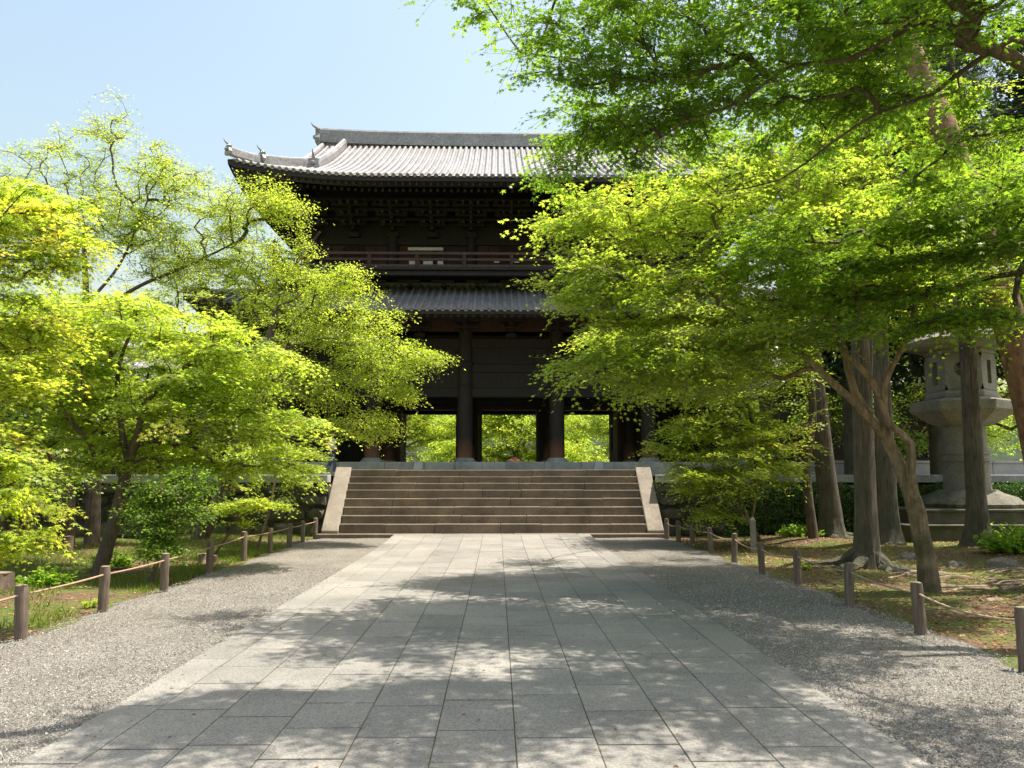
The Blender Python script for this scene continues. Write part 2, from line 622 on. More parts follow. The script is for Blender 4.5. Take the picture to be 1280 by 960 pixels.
def grow(trunk, trad, limbs, attr, seed, step=0.4, wander=0.10, bias=0.35):
    rg = np.random.default_rng(seed)
    pos, par, dist, fixr = [], [], [], []

    def chain(pts, rads, pidx):
        last = pidx
        for k, p in enumerate(pts):
            if last is None:
                pos.append(p); par.append(-1); dist.append(0.0)
            else:
                pos.append(p); par.append(last); dist.append(dist[last] + np.linalg.norm(p - pos[last]))
            fixr.append(rads[k])
            last = len(pos) - 1

    def dense(pts, rads):
        P, Q = [], []
        pts = [np.array(p, float) for p in pts]
        n = len(pts)
        for i in range(n - 1):
            p0, p1, p2, p3 = pts[max(i - 1, 0)], pts[i], pts[i + 1], pts[min(i + 2, n - 1)]
            k = max(2, int(np.linalg.norm(p2 - p1) / 0.3))
            for j in range(k):
                t = j / k
                P.append(0.5 * ((2 * p1) + (-p0 + p2) * t + (2 * p0 - 5 * p1 + 4 * p2 - p3) * t * t + (-p0 + 3 * p1 - 3 * p2 + p3) * t ** 3))
                Q.append(rads[i] * (1 - t) + rads[i + 1] * t)
        P.append(pts[-1]); Q.append(rads[-1])
        return P, Q
    tp, tr = dense(trunk, trad)
    chain(tp, tr, None)
    limb_paths = []
    for pts, rads in limbs:
        A = np.array(pos)
        j = int(np.argmin(np.linalg.norm(A - np.array(pts[0]), axis=1)))
        lp, lr = dense([pos[j]] + [np.array(p, float) for p in pts[1:]], rads)
        limb_paths.append((lp, lr))
        chain(lp[1:], lr[1:], j)
    nfix = len(pos)
    start_ok = max(1, int(len(tp) * 0.35))
    base = np.array(tp[0])
    A0 = np.array(pos)
    order = np.argsort([np.min(np.linalg.norm(A0 - a, axis=1)) for a in attr])
    tips = []
    cap = len(attr) * 60 + nfix + 10
    arr = np.zeros((cap, 3)); arr[:nfix] = A0
    darr = np.zeros(cap); darr[:nfix] = dist
    ok = np.ones(cap, bool); ok[:start_ok] = False
    for oi in order:
        a = attr[oi]
        n = len(pos)
        dv = a[None, :] - arr[:n]
        dl = np.linalg.norm(dv, axis=1)
        cost = dl + bias * darr[:n] * 0.5 + np.where(dv[:, 2] < 0, -dv[:, 2] * 0.25, 0) + (~ok[:n]) * 100
        j = int(np.argmin(cost))
        p = arr[j].copy()
        pj = par[j]
        d0 = norm(arr[j] - arr[pj]) if pj >= 0 else np.array([0, 0, 1.0])
        L = dl[j]
        k = max(2, int(L / step))
        if L < 0.05:
            tips.append((j, a)); continue
        to = dv[j] / L
        ctrl = arr[j] + (d0 * 0.3 + to * 0.7) * L * 0.5 + np.array([0, 0, 0.06 * L])
        last = j
        for i in range(1, k + 1):
            t = i / k
            q = (1 - t) ** 2 * arr[j] + 2 * t * (1 - t) * ctrl + t * t * a
            if i < k:
                q = q + rg.normal(0, wander * min(step, L / k), 3)
            pos.append(q); par.append(last)
            dist.append(dist[last] + np.linalg.norm(q - pos[last]))
            arr[len(pos) - 1] = q; darr[len(pos) - 1] = dist[-1]
            last = len(pos) - 1
            fixr.append(None)
        tips.append((last, a))
    cnt = np.zeros(len(pos))
    for t, _ in tips:
        cnt[t] += 1
    for i in range(len(pos) - 1, 0, -1):
        if par[i] >= 0:
            cnt[par[i]] += cnt[i]
    return np.array(pos), np.array(par), cnt, fixr, tips, (tp, tr), limb_paths, nfix


def lobe_points(lobes, rg):
    out = []
    for (c, r3, n) in lobes:
        d = norm(rg.normal(size=(n, 3)))
        rad = rg.random(n) ** 0.42 * np.where(rg.random(n) < .3, 1 + .45 * rg.random(n), 1.0)
        out.append(np.array(c)[None, :] + d * rad[:, None] * np.array(r3)[None, :])
    return np.concatenate(out)


def tree(name, label, cat, trunk, trad, lobes, leafmat, barkmat, kind='maple', size=0.06, spray=0.55, twigs=6, per=9, seed=1,
         limbs=(), group=None, droop=0.35, flat=0.35, tip=0.006, flute=0.0, twig_r=0.0035, step=0.4, jit=0.45, wander=0.10, shade_shift=0.0,
         roots=(), bias=0.35, tuftmode=False, draw_twigs=True):
    rg = np.random.default_rng(seed)
    base = Vector(trunk[0])
    rt = root(name, base, label, cat, group)
    if kind in ('maple', 'tri'):
        lobes = [(c, r3, int(n * 1.08)) for c, r3, n in lobes]
        size *= 1.08
        jit *= .55
        spray *= 1.18
        per += 2
    elif kind == 'oval':
        lobes = [(c, r3, int(n * 1.15)) for c, r3, n in lobes]
        size *= 1.1
    attr = lobe_points(lobes, rg)
    if kind in ('maple', 'tri'):      # leaves lie in flat tiers, one above the other
        lay = .55
        att2 = attr.copy()
        tz = attr[:, 2] + .12 * np.sin(attr[:, 0] * 1.3) + .12 * np.cos(attr[:, 1] * 1.7)
        attr[:, 2] += (np.round(tz / lay) * lay - tz) * .5
    pos, par, cnt, fixr, tips, (tp, tr), lps, nfix = grow([np.array(p, float) for p in trunk], trad, limbs, attr, seed, step, wander, bias)
    tb = MB()
    fl = [flute * max(0.2, 1 - 0.8 * np.linalg.norm(np.array(p) - tp[0])) for p in tp]
    tb.path(tp, tr, 20 if trad[0] > 0.12 else 10, fl, seed)
    for k, rpts in enumerate(roots):
        rr0 = trad[0] * rpts[0]
        pts = rpts[1]
        N = 14
        P = []
        for i in range(N):
            t = i / (N - 1) * (len(pts) - 1)
            a, fr = int(min(t, len(pts) - 2)), t - int(min(t, len(pts) - 2))
            q = np.array(pts[a]) * (1 - fr) + np.array(pts[a + 1]) * fr
            P.append(q + rg.normal(0, 0.012, 3))
        tb.path(P, [rr0 * (1 - i / (N - 1)) ** 0.8 + 0.012 for i in range(N)], 8, 0.15, seed + k)
    tb.build('trunk', barkmat, rt, smooth=True)
    bb = MB()
    for lp, lr in lps:
        bb.path(lp, lr, 10, 0.12, seed + 5)
    if lps:
        bb.build('limb', barkmat, rt, smooth=True)
    # thinner branches
    idx = np.arange(nfix, len(pos))
    if len(idx):
        P0, P1 = pos[par[idx]], pos[idx]
        rr = np.maximum(tip, tip * np.maximum(cnt, 1) ** 0.5)
        r1 = rr[idx]
        r0 = np.minimum(np.maximum(rr[par[idx]], r1), r1 * 1.35)
        n0, n1 = P0, P1
    # sprays
    tipi = np.array([t for t, _ in tips])
    ctr = np.array([a for _, a in tips])
    pr = par[tipi]
    out = norm(ctr - pos[np.maximum(pr, 0)] + rg.normal(0, 0.05, ctr.shape))
    if not tuftmode:
        out[:, 2] = out[:, 2] * 0.3 - 0.08
    out = norm(out)
    Sn = len(ctr)
    side = norm(np.cross(out, np.array([[0, 0, 1.0]])) + 1e-6)
    tilt = rg.normal(0, 0.22, (Sn, 1))
    side = norm(side + np.array([[0, 0, 1.0]]) * tilt)
    nrm = np.cross(side, out)
    nrm *= np.sign(nrm[:, 2:3] + 1e-6)
    ang = np.linspace(-1.75, 1.75, twigs)[None, :] + rg.normal(0, 0.22, (Sn, twigs))
    ln = spray * (0.75 + 0.5 * rg.random((Sn, twigs))) * (0.55 + 0.45 * np.cos(ang * 0.7)) * (0.55 + 0.9 * rg.random((Sn, 1)))
    tdir = np.cos(ang)[..., None] * out[:, None, :] + np.sin(ang)[..., None] * side[:, None, :] + rg.normal(0, 0.12 if not tuftmode else 0.6, (Sn, twigs, 3))
    tdir = norm(tdir)
    start = ctr[:, None, :] - out[:, None, :] * spray * 0.25
    tt = (np.arange(per)[None, None, :] + 0.6 + 0.5 * rg.random((Sn, twigs, per))) / per
    q = start[:, :, None, :] + tdir[:, :, None, :] * (ln[..., None] * tt)[..., None]
    q[..., 2] -= droop * (ln[..., None] * tt) ** 2
    sgn = np.where(np.arange(per) % 2 == 0, 1.0, -1.0)[None, None, :, None]
    tside = np.cross(tdir, nrm[:, None, :])[:, :, None, :]
    lt = tdir[:, :, None, :] * 0.7 + sgn * tside * 0.9 + rg.normal(0, 0.22, q.shape) + np.array([0, 0, -0.2])
    ln_ = nrm[:, None, None, :] + rg.normal(0, jit, q.shape)
    q = q + lt * size * 0.35 + rg.normal(0, size * flat, q.shape)
    q, lt, ln_ = q.reshape(-1, 3), lt.reshape(-1, 3), ln_.reshape(-1, 3)
    K = len(q)
    sh = np.repeat(rg.normal(0.42, 0.2, Sn), twigs * per) + rg.normal(0, 0.09, K) + shade_shift
    # young tips: the outer leaves of a spray are yellower or redder
    sh += 0.12 * (tt.reshape(-1) - 0.5)
    sh = np.clip(sh, 0, 1)
    sz = size * (0.55 + 0.75 * rg.random(K)) * np.repeat(.85 + .3 * rg.random(Sn), twigs * per)
    leaves_mesh('crown', q, lt, ln_, sz, kind, leafmat, rt, sh)
    if len(idx):
        if draw_twigs:
            a = np.repeat(start, twigs, 1).reshape(-1, 3)
            L2 = (ln * 0.9).reshape(-1, 1)
            b = a + tdir.reshape(-1, 3) * L2
            b[:, 2] -= droop * L2[:, 0] ** 2
            mid = (a + b) / 2
            mid[:, 2] += droop * L2[:, 0] ** 2 * 0.25
            P0 = np.concatenate([P0, a, mid]); P1 = np.concatenate([P1, mid, b])
            r0 = np.concatenate([r0, np.full(len(a), twig_r), np.full(len(a), twig_r * 0.8)])
            r1 = np.concatenate([r1, np.full(len(a), twig_r * 0.8), np.full(len(a), twig_r * 0.4)])
        edges_mesh('branches', P0, P1, r0, r1, barkmat, rt, 4)
    return rt


def copy_tree(o, parent=None):
    c = o.copy()
    C.objects.link(c)
    if parent is not None:
        c.parent = parent
    for ch in o.children:
        copy_tree(ch, c)
    return c


# ================================================================== THE GROUND
def gz(x, y):
    """gentle undulation of the planted strips"""
    k = np.clip((np.abs(x) - 6.0) / 3.0, 0, 1)
    z = 0.10 * k * (np.sin(x * 0.7 + 1) * np.cos(y * 0.5) + 0.4 * np.sin(x * 2.1 + y * 1.3))
    z = z + np.clip((x - 9) / 10, 0, 1) * 0.30 * np.clip((y - 14) / 10, 0, 1)
    return z - 0.02


xs = np.concatenate([[-900, -300, -120, -60, -40], np.arange(-30, 30.1, 0.5), [40, 60, 120, 300, 900]])
ys = np.concatenate([[-900, -200, -60, -20], np.arange(-10, 34.1, 0.5), [60, 120, 300, 900]])
X, Y = np.meshgrid(xs, ys)
Z = gz(X, Y)
Z[(np.abs(X) > 32) | (Y > 36) | (Y < -10)] = -0.05
b = MB()
nx = len(xs)
vs = np.stack([X, Y, Z], -1).reshape(-1, 3)
fs = [(j * nx + i, j * nx + i + 1, (j + 1) * nx + i + 1, (j + 1) * nx + i) for j in range(len(ys) - 1) for i in range(nx - 1)]
b.add(vs, fs)
tag(b.build('ground', M['ground'], smooth=True), kind='structure', label='mossy earth ground with brown leaf litter on both sides')

PL, PR = -3.31, 2.98


def gravel(name, x0, x1, wob, label):
    b = MB()
    ysg = np.arange(-8, 26.6, 0.4)
    vs, fs = [], []
    for y in ysg:
        e = 0.10 * math.sin(y * 1.7 + wob) + 0.07 * math.sin(y * 4.1) + 0.05 * math.sin(y * 9.3 + wob)
        for k in range(9):
            t = k / 8
            x = x0 + (x1 + e - x0) * t
            vs.append((x, y, 0.022 + 0.012 * math.sin(x * 2.3 + y * 1.1) * (t * (1 - t) * 4) - 0.045 * (t > 0.99)))
    for j in range(len(ysg) - 1):
        for i in range(8):
            q = (j * 9 + i, j * 9 + i + 1, (j + 1) * 9 + i + 1, (j + 1) * 9 + i)
            fs.append(q if x1 > x0 else q[::-1])
    b.add(vs, fs)
    tag(b.build(name, M['gravel'], smooth=True), kind='structure', label=label)


gravel('gravel_strip', PL, -5.98, 1, 'crushed gravel strip left of the path')
gravel('gravel_strip', PR, 5.62, 3, 'crushed gravel strip right of the path')

# loose crushed stones, lying on both strips (uncountable)
NS = 60000
sx = RNG.random(NS)
yy = 4.6 + (RNG.random(NS) ** 1.7) * 13
left = RNG.random(NS) < 0.5
edge = RNG.random(NS) < .02
xx = np.where(left, PL - 0.02 - sx * 2.6, PR + 0.02 + sx * 2.6)
xx = np.where(edge, np.where(left, PL + .35 * sx ** 3, PR - .35 * sx ** 3), xx)
s0 = 0.005 + 0.008 * RNG.random(NS) ** 2
tet = np.array([(1, 0, -0.3), (-0.5, 0.87, -0.3), (-0.5, -0.87, -0.3), (0, 0, 0.9)])
th = RNG.random(NS) * 6.28
Vt = np.empty((NS, 4, 3))
for i in range(4):
    px_, py_ = tet[i, 0], tet[i, 1]
    Vt[:, i, 0] = xx + s0 * (px_ * np.cos(th) - py_ * np.sin(th)) + (s0 * 0.4 * RNG.normal(size=NS))
    Vt[:, i, 1] = yy + s0 * (px_ * np.sin(th) + py_ * np.cos(th))
    Vt[:, i, 2] = 0.031 + s0 * tet[i, 2]
F = Vt[:, [0, 1, 3, 1, 2, 3, 2, 0, 3], :].reshape(-1, 3)
mst, n_, l_, b_ = mat('loose_stone')
a_ = n_.new('ShaderNodeAttribute'); a_.attribute_name = 'shade'
r_ = ramp(n_, [(0, (0.10, 0.093, 0.086)), (0.6, (0.25, 0.237, 0.217)), (1, (0.46, 0.44, 0.41))])
l_.new(a_.outputs['Fac'], r_.inputs[0]); l_.new(r_.outputs[0], b_.inputs['Base Color']); b_.inputs['Roughness'].default_value = 0.85
tag(mesh_np('loose_stones', F, 3, NS * 3, mst, None, np.repeat(RNG.random(NS), 3)), 'loose crushed stones scattered over the gravel strips', 'gravel', kind='stuff')

# paved path: bed and single slabs
b = MB()


def pz(y):
    return 0.03 + 0.115 * max(0, min(1, (y - 22.5) / 3.6)) if y > 22.5 else 0.03


b.add([(PL + .01, -8, .024), (PR - .01, -8, .024), (PR - .01, 22.5, .024), (PL + .01, 22.5, .024), (PR - .01, 26.12, 0.138), (PL + .01, 26.12, 0.138)], [(0, 1, 2, 3), (3, 2, 4, 5)])
b.build('path_bed', M['joint'])['kind'] = 'structure'
b = MB()
cols = [PL, PL + 0.42] + [PL + 0.42 + (PR - PL - 0.84) / 9 * i for i in range(1, 10)] + [PR]
rr = random.Random(4)
for c in range(len(cols) - 1):
    y = -8 + rr.random()
    g = 0.0045
    while y < 26.1:
        L = rr.choice([0.7, 0.85, 1.0, 1.2]) if 0 < c < len(cols) - 2 else rr.choice([1.4, 1.8, 2.2])
        y1 = min(y + L, 26.12)
        if y1 - y > 0.1:
            dz = rr.uniform(-0.0015, 0.002)
            za, zb = pz(y) + dz, pz(y1) + dz
            x0, x1, ya, yb = cols[c] + g, cols[c + 1] - g, y + .011, y1 - .011
            b.hexa([(x0, ya, za - .06), (x1, ya, za - .06), (x1, yb, zb - .06), (x0, yb, zb - .06), (x0, ya, za), (x1, ya, za), (x1, yb, zb), (x0, yb, zb)])
        y = y1
path = b.build('stone_path', M['path'], bevel=0.003)
tag(path, 'long granite slab path leading to the stone stairs', kind='structure')

# ================================================================== STAIRS
WX0, WX1 = -5.16, 4.9
st = root('stone_staircase', (-0.13, 26.15, 0), 'wide weathered stone staircase climbing to the temple gate at the path end', 'stairs')
ztop = [0.142, .44, .70, .975, 1.255, 1.53, 1.76, 1.99, 2.225]
yfr = [26.15] + [26.55 + 0.28 * k for k in range(8)]
for k in range(9):
    b = MB()
    x0, x1 = (-5.82, 5.46) if k == 0 else (WX0, WX1)
    z0 = 0 if k == 0 else ztop[k - 1] - 0.02
    y1 = yfr[k + 1] + 0.03 if k < 8 else 30.3
    x = x0
    rr = random.Random(k)
    while x < x1 - 0.01:
        L = rr.uniform(1.3, 2.6)
        e = min(x + L, x1)
        if x1 - e < 0.6: e = x1
        dz, dy = rr.uniform(-.008, .008), rr.uniform(-.012, .012)
        b.box(x + .003, e - .003, yfr[k] + dy, y1, z0, ztop[k] + dz)
        x = e
    b.build('step', M['step'], st, bevel=0.022, seg=2)
for x0, x1 in ((-5.72, -5.165), (4.905, 5.45)):
    b = MB()
    b.hexa([(x0, 26.42, 0.0), (x1, 26.42, 0.0), (x1, 28.75, 0.0), (x0, 28.75, 0.0), (x0, 26.42, 0.24), (x1, 26.42, 0.24), (x1, 28.6, 2.33), (x0, 28.6, 2.33)])
    b.build('balustrade', M['balustrade'], st, bevel=0.03, seg=2)

# ================================================================== TERRACE, WALLS, PODIUM
b = MB()
b.add([(-300, 27.9, 2.0), (-5.75, 27.9, 2.0), (-5.75, 600, 2.0), (-300, 600, 2.0)], [(0, 1, 2, 3)])
b.add([(5.48, 27.9, 2.0), (300, 27.9, 2.0), (300, 600, 2.0), (5.48, 600, 2.0)], [(0, 1, 2, 3)])
b.add([(-5.75, 30.0, 2.0), (5.48, 30.0, 2.0), (5.48, 600, 2.0), (-5.75, 600, 2.0)], [(0, 1, 2, 3)])
tag(b.build('terrace_ground', M['terrace']), 'upper terrace of pale earth round the gate', kind='structure')


def stone_wall(name, x0, x1, yf, label, seed):
    rr = random.Random(seed)
    rt = root(name, ((x0 + x1) / 2, yf, 0), label, 'stone wall')
    b = MB()
    b.box(x0, x1, yf + 0.18, yf + 0.6, -0.2, 1.75)
    b.build('wall_core', M['wallstone'], rt)
    b = MB()
    z = -0.15
    for h in (0.62, 0.5, 0.42, 0.36):
        x = x0
        while x < x1 - 0.05:
            L = rr.uniform(0.5, 1.25)
            e = min(x + L, x1)
            if x1 - e < 0.3: e = x1
            cx, cz = (x + e) / 2, z + h / 2
            n = 9
            vs = []
            hw, hh = (e - x) / 2 * 0.97, h / 2 * 0.98
            d = rr.uniform(0.0, 0.12)
            ring = []
            for i in range(n):
                a = 2 * math.pi * i / n + rr.uniform(-.2, .2)
                ca, sa = math.cos(a), math.sin(a)
                k = 1 / max(abs(ca), abs(sa)) ** 0.75 * rr.uniform(0.9, 1.03)
                ring.append((cx + hw * ca * k, cz + hh * sa * k))
            for (px, pz_) in ring: vs.append((px, yf + 0.2, pz_))
            for (px, pz_) in ring: vs.append((cx + (px - cx) * 0.92, yf + 0.06 + rr.uniform(-.02, .02), cz + (pz_ - cz) * 0.9))
            for (px, pz_) in ring: vs.append((cx + (px - cx) * 0.55, yf - 0.03 - d * 0.4 + rr.uniform(-.02, .02), cz + (pz_ - cz) * 0.55))
            fs = [(i, (i + 1) % n, n + (i + 1) % n, n + i) for i in range(n)] + [(n + i, n + (i + 1) % n, 2 * n + (i + 1) % n, 2 * n + i) for i in range(n)] + [tuple(range(2 * n, 3 * n))]
            b.add(vs, fs)
            x = e
        z += h
    b.build('wall_stones', M['wallstone'], rt, smooth=True)
    b = MB()
    x = x0
    while x < x1 - 0.05:
        e = min(x + rr.uniform(1.2, 2.2), x1)
        if x1 - e < 0.4: e = x1
        b.box(x + .004, e - .004, yf - 0.06, yf + 0.5, 1.78, 2.045)
        x = e
    b.build('coping', M['kerb'], rt, bevel=0.02, seg=2)
    return rt


stone_wall('retaining_wall', -30, -5.74, 27.4, 'mossy boulder retaining wall with stone coping left of the stairs', 3)
stone_wall('retaining_wall', 5.47, 30, 27.4, 'shaded mossy retaining wall with stone coping right of the stairs', 4)

pd = root('stone_podium', (0.55, 37, 2.0), 'raised stone podium edged with grey kerb stones under the temple gate', 'podium')
b = MB()
b.box(-11.45, 12.55, 30.62, 45.0, 1.9, 2.52)
b.build('podium_floor', M['kerb'], pd)
b = MB()
x = -11.45
rr = random.Random(8)
while x < 12.5:
    e = min(x + rr.uniform(0.9, 2.2), 12.55)
    if 12.55 - e < .4: e = 12.55
    b.box(x + .004, e - .004, 30.3, 30.6, 2.0, 2.53 + rr.uniform(-.004, .004))
    x = e
b.build('kerb', M['kerb'], pd, bevel=0.012)
for cx in (-3.0, 3.78):
    b = MB()
    b.hexa([(cx - .16, 30.10, 2.23), (cx + .2, 30.10, 2.23), (cx + .2, 30.29, 2.23), (cx - .16, 30.29, 2.23), (cx - .2 + .1, 30.2, 2.55), (cx + .2, 30.2, 2.55), (cx + .2, 30.29, 2.55), (cx - .1, 30.29, 2.55)])
    tag(b.build('stone_block', M['pale'], bevel=0.01, origin=(cx, 30.2, 2.23)), 'pale stone block leaning on the podium kerb at the %s of the stair top' % ('left' if cx < 0 else 'right'), 'stone block', 'pale blocks against the podium kerb')

# ================================================================== TEMPLE GATE
GX = 0.55
YF, YM, YB = 33.0, 37.8, 42.6
PZ = 2.52
gate = root('temple_gate', (GX, YM, PZ), 'huge dark two-storey wooden temple gate with curved silver tile roofs', 'temple gate')
COLX = [-9.3, -5.7, -1.9, 1.9, 5.7, 9.3]
for yc in (YF, YM, YB):
    for cx in COLX:
        b = MB()
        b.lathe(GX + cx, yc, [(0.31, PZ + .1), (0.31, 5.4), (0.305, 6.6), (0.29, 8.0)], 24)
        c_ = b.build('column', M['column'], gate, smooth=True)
        b = MB()
        b.lathe(GX + cx, yc, [(0.50, PZ), (0.48, PZ + .06), (0.40, PZ + .16), (0.36, PZ + .22)], 24)
        b.build('plinth', M['kerb'], c_, smooth=True)
        if yc == YF:
            b = MB()
            b.lathe(GX + cx, yc, [(0.325, 5.62), (0.34, 5.66), (0.34, 5.72), (0.32, 5.76)], 24)
            b.build('collar', M['wood'], c_, smooth=True)
            b = MB()
            b.lathe(GX + cx, yc, [(0.32, 6.5), (0.36, 6.58), (0.36, 6.66), (0.32, 6.7)], 24)
            b.build('collar', M['wood'], c_, smooth=True)
# tie beams of the lower storey
for z0, z1, t in ((5.25, 5.62, .09), (6.28, 6.62, .10), (7.3, 7.7, .12)):
    for yc in (YF, YM, YB):
        b = MB()
        b.box(GX - 9.9, GX + 9.9, yc - t, yc + t, z0, z1)
        b.build('tie_beam', M['wood'], gate, bevel=0.015)
b = MB()
for yc in (YF, YM, YB):
    b.box(GX - 9.2, GX + 9.2, yc - .05, yc + .05, 5.63, 6.27)
    b.box(GX - 9.2, GX + 9.2, yc - .04, yc + .04, 6.63, 7.29)
    for cx in np.arange(-9, 9.1, 0.475):
        b.box(GX + cx - .03, GX + cx + .03, yc - .075, yc + .045, 6.63, 7.29)
b.build('wall_panel', M['wood'], gate)
# middle wall with three doorways
for c in (-3.8, 0, 3.8):
    b = MB()
    h = 1.29
    b.box(GX + c - h - .14, GX + c - h, YM - .2, YM + .2, PZ, 5.1)
    b.box(GX + c + h, GX + c + h + .14, YM - .2, YM + .2, PZ, 5.1)
    b.box(GX + c - h - .14, GX + c + h + .14, YM - .2, YM + .2, 5.1, 5.28)
    b.build('door_frame', M['wood_red'], gate, bevel=0.01)
    for s in (-1, 1):   # open door leaves, swung back towards the rear
        b = MB()
        xh = GX + c + s * (h + .03)
        b.box(min(xh, xh + s * .09), max(xh, xh + s * .09), YM + .22, YM + 1.45, PZ + .05, 5.05)
        b.build('door_leaf', M['wood'], gate)
b = MB()
for a, e in ((-9.3, -5.25), (-2.36, -1.44), (1.44, 2.36), (5.25, 9.3)):
    b.box(GX + a, GX + e, YM - .08, YM + .08, PZ, 5.25)
for s in (-1, 1):
    b.box(GX + s * 9.3 - .06, GX + s * 9.3 + .06, YF, YB, PZ, 8)
b.box(GX - 9.2, GX + 9.2, YM - .06, YM + .06, 5.25, 7.9)
b.build('inner_wall', M['wood'], gate)
b = MB()
b.box(GX - 9.2, GX + 9.2, YF + .1, YB - .1, 7.75, 7.85)
b.build('ceiling', M['wood'], gate)


def bracket(b, x, y, z, s, dirs, w_=0.13):
    """stepped bracket cluster: bearing block, arms and small blocks stepping outward"""
    b.box(x - .24 * s, x + .24 * s, y - .24 * s, y + .24 * s, z, z + .22 * s)
    for k in range(3):
        zz = z + (.24 + .3 * k) * s
        o = (.42 + .42 * k) * s
        half = (.55 + .12 * k) * s
        for (dx, dy) in dirs:
            cx, cy = x + dx * o, y + dy * o
            # projecting arm
            b.box(min(x, cx) - w_ / 2 * abs(dy) - .10 * abs(dx), max(x, cx) + w_ / 2 * abs(dy) + .10 * abs(dx),
                  min(y, cy) - w_ / 2 * abs(dx) - .10 * abs(dy), max(y, cy) + w_ / 2 * abs(dx) + .10 * abs(dy), zz, zz + .16 * s)
            # cross arm with three small blocks
            if dy:
                b.box(cx - half, cx + half, cy - w_ / 2, cy + w_ / 2, zz + .165 * s, zz + .28 * s)
                for u in (-1, 0, 1):
                    b.box(cx + u * half * .85 - .09, cx + u * half * .85 + .09, cy - .09, cy + .09, zz + .285 * s, zz + .38 * s)
            else:
                b.box(cx - w_ / 2, cx + w_ / 2, cy - half, cy + half, zz + .165 * s, zz + .28 * s)
                for u in (-1, 0, 1):
                    b.box(cx - .09, cx + .09, cy + u * half * .85 - .09, cy + u * half * .85 + .09, zz + .285 * s, zz + .38 * s)


def ring_beam(b, hx, y0, y1, z0, z1, t=.09):
    b.box(GX - hx, GX + hx, y0 - t, y0 + t, z0, z1)
    b.box(GX - hx, GX + hx, y1 - t, y1 + t, z0, z1)
    b.box(GX - hx - t, GX - hx + t, y0, y1, z0, z1)
    b.box(GX + hx - t, GX + hx + t, y0, y1, z0 + .004, z1 - .004)


# brackets under the lower eaves
front = [(cx, YF) for cx in (-9.3, -7.5, -5.7, -3.8, -1.9, 0, 1.9, 3.8, 5.7, 7.5, 9.3)]


def one_bracket(*a):
    b = MB()
    bracket(b, *a)
    b.build('eave_bracket', M['wood'], gate)


for cx, cy in front:
    one_bracket(GX + cx, cy, 7.72, 0.85, [(0, -1)])
for cy in (35.4, YM, 40.2):
    one_bracket(GX - 9.3, cy, 7.73, 0.85, [(-1, 0)])
    one_bracket(GX + 9.3, cy, 7.73, 0.85, [(1, 0)])
b = MB()
ring_beam(b, 10.36, YF - 1.06, YB + 1.06, 8.62, 8.78)
ring_beam(b, 9.3, YF, YB, 8.0, 8.9, .06)
b.build('eave_purlin', M['wood_red'], gate)


def rafters(b, e, hx_e, yfe, ybe, ze, hx_i, yfi, ybi, zi, sp, w_, h_, lift):
    x = -hx_e + .25
    while x < hx_e - .2:
        t = abs(x) / hx_e
        for ya, yb_ in ((yfe, yfi), (ybe, ybi)):
            f = 1.0 if abs(x) <= hx_i else max(0.12, (hx_e - abs(x)) / (hx_e - hx_i))
            p0 = (GX + x, ya, ze + lift(x))
            p1 = (GX + x, ya + (yb_ - ya) * f, ze + lift(x) + (zi - ze) * f)
            b.bar(p0, p1, w_, h_)
            d = -1 if yb_ > ya else 1
            e.box(GX + x - w_ / 2 - .003, GX + x + w_ / 2 + .003, ya + d * .012 - .01, ya + d * .012 + .01, ze + lift(x) - h_ / 2, ze + lift(x) + h_ / 2)
        x += sp
    y = yfe + .25
    while y < ybe - .2:
        for s in (-1, 1):
            dd = min(y - yfe, ybe - y)
            f = min(1.0, max(0.12, dd / max(0.1, (yfi - yfe))))
            b.bar((GX + s * hx_e, y, ze + lift(hx_e) * max(0, 1 - dd / 3)), (GX + s * (hx_e - (hx_e - hx_i) * f), y, ze + (zi - ze) * f), w_, h_)
        y += sp


def make_lift(hx, start, amt):
    return lambda x: amt * max(0.0, (abs(x) - start) / (hx - start)) ** 2.3


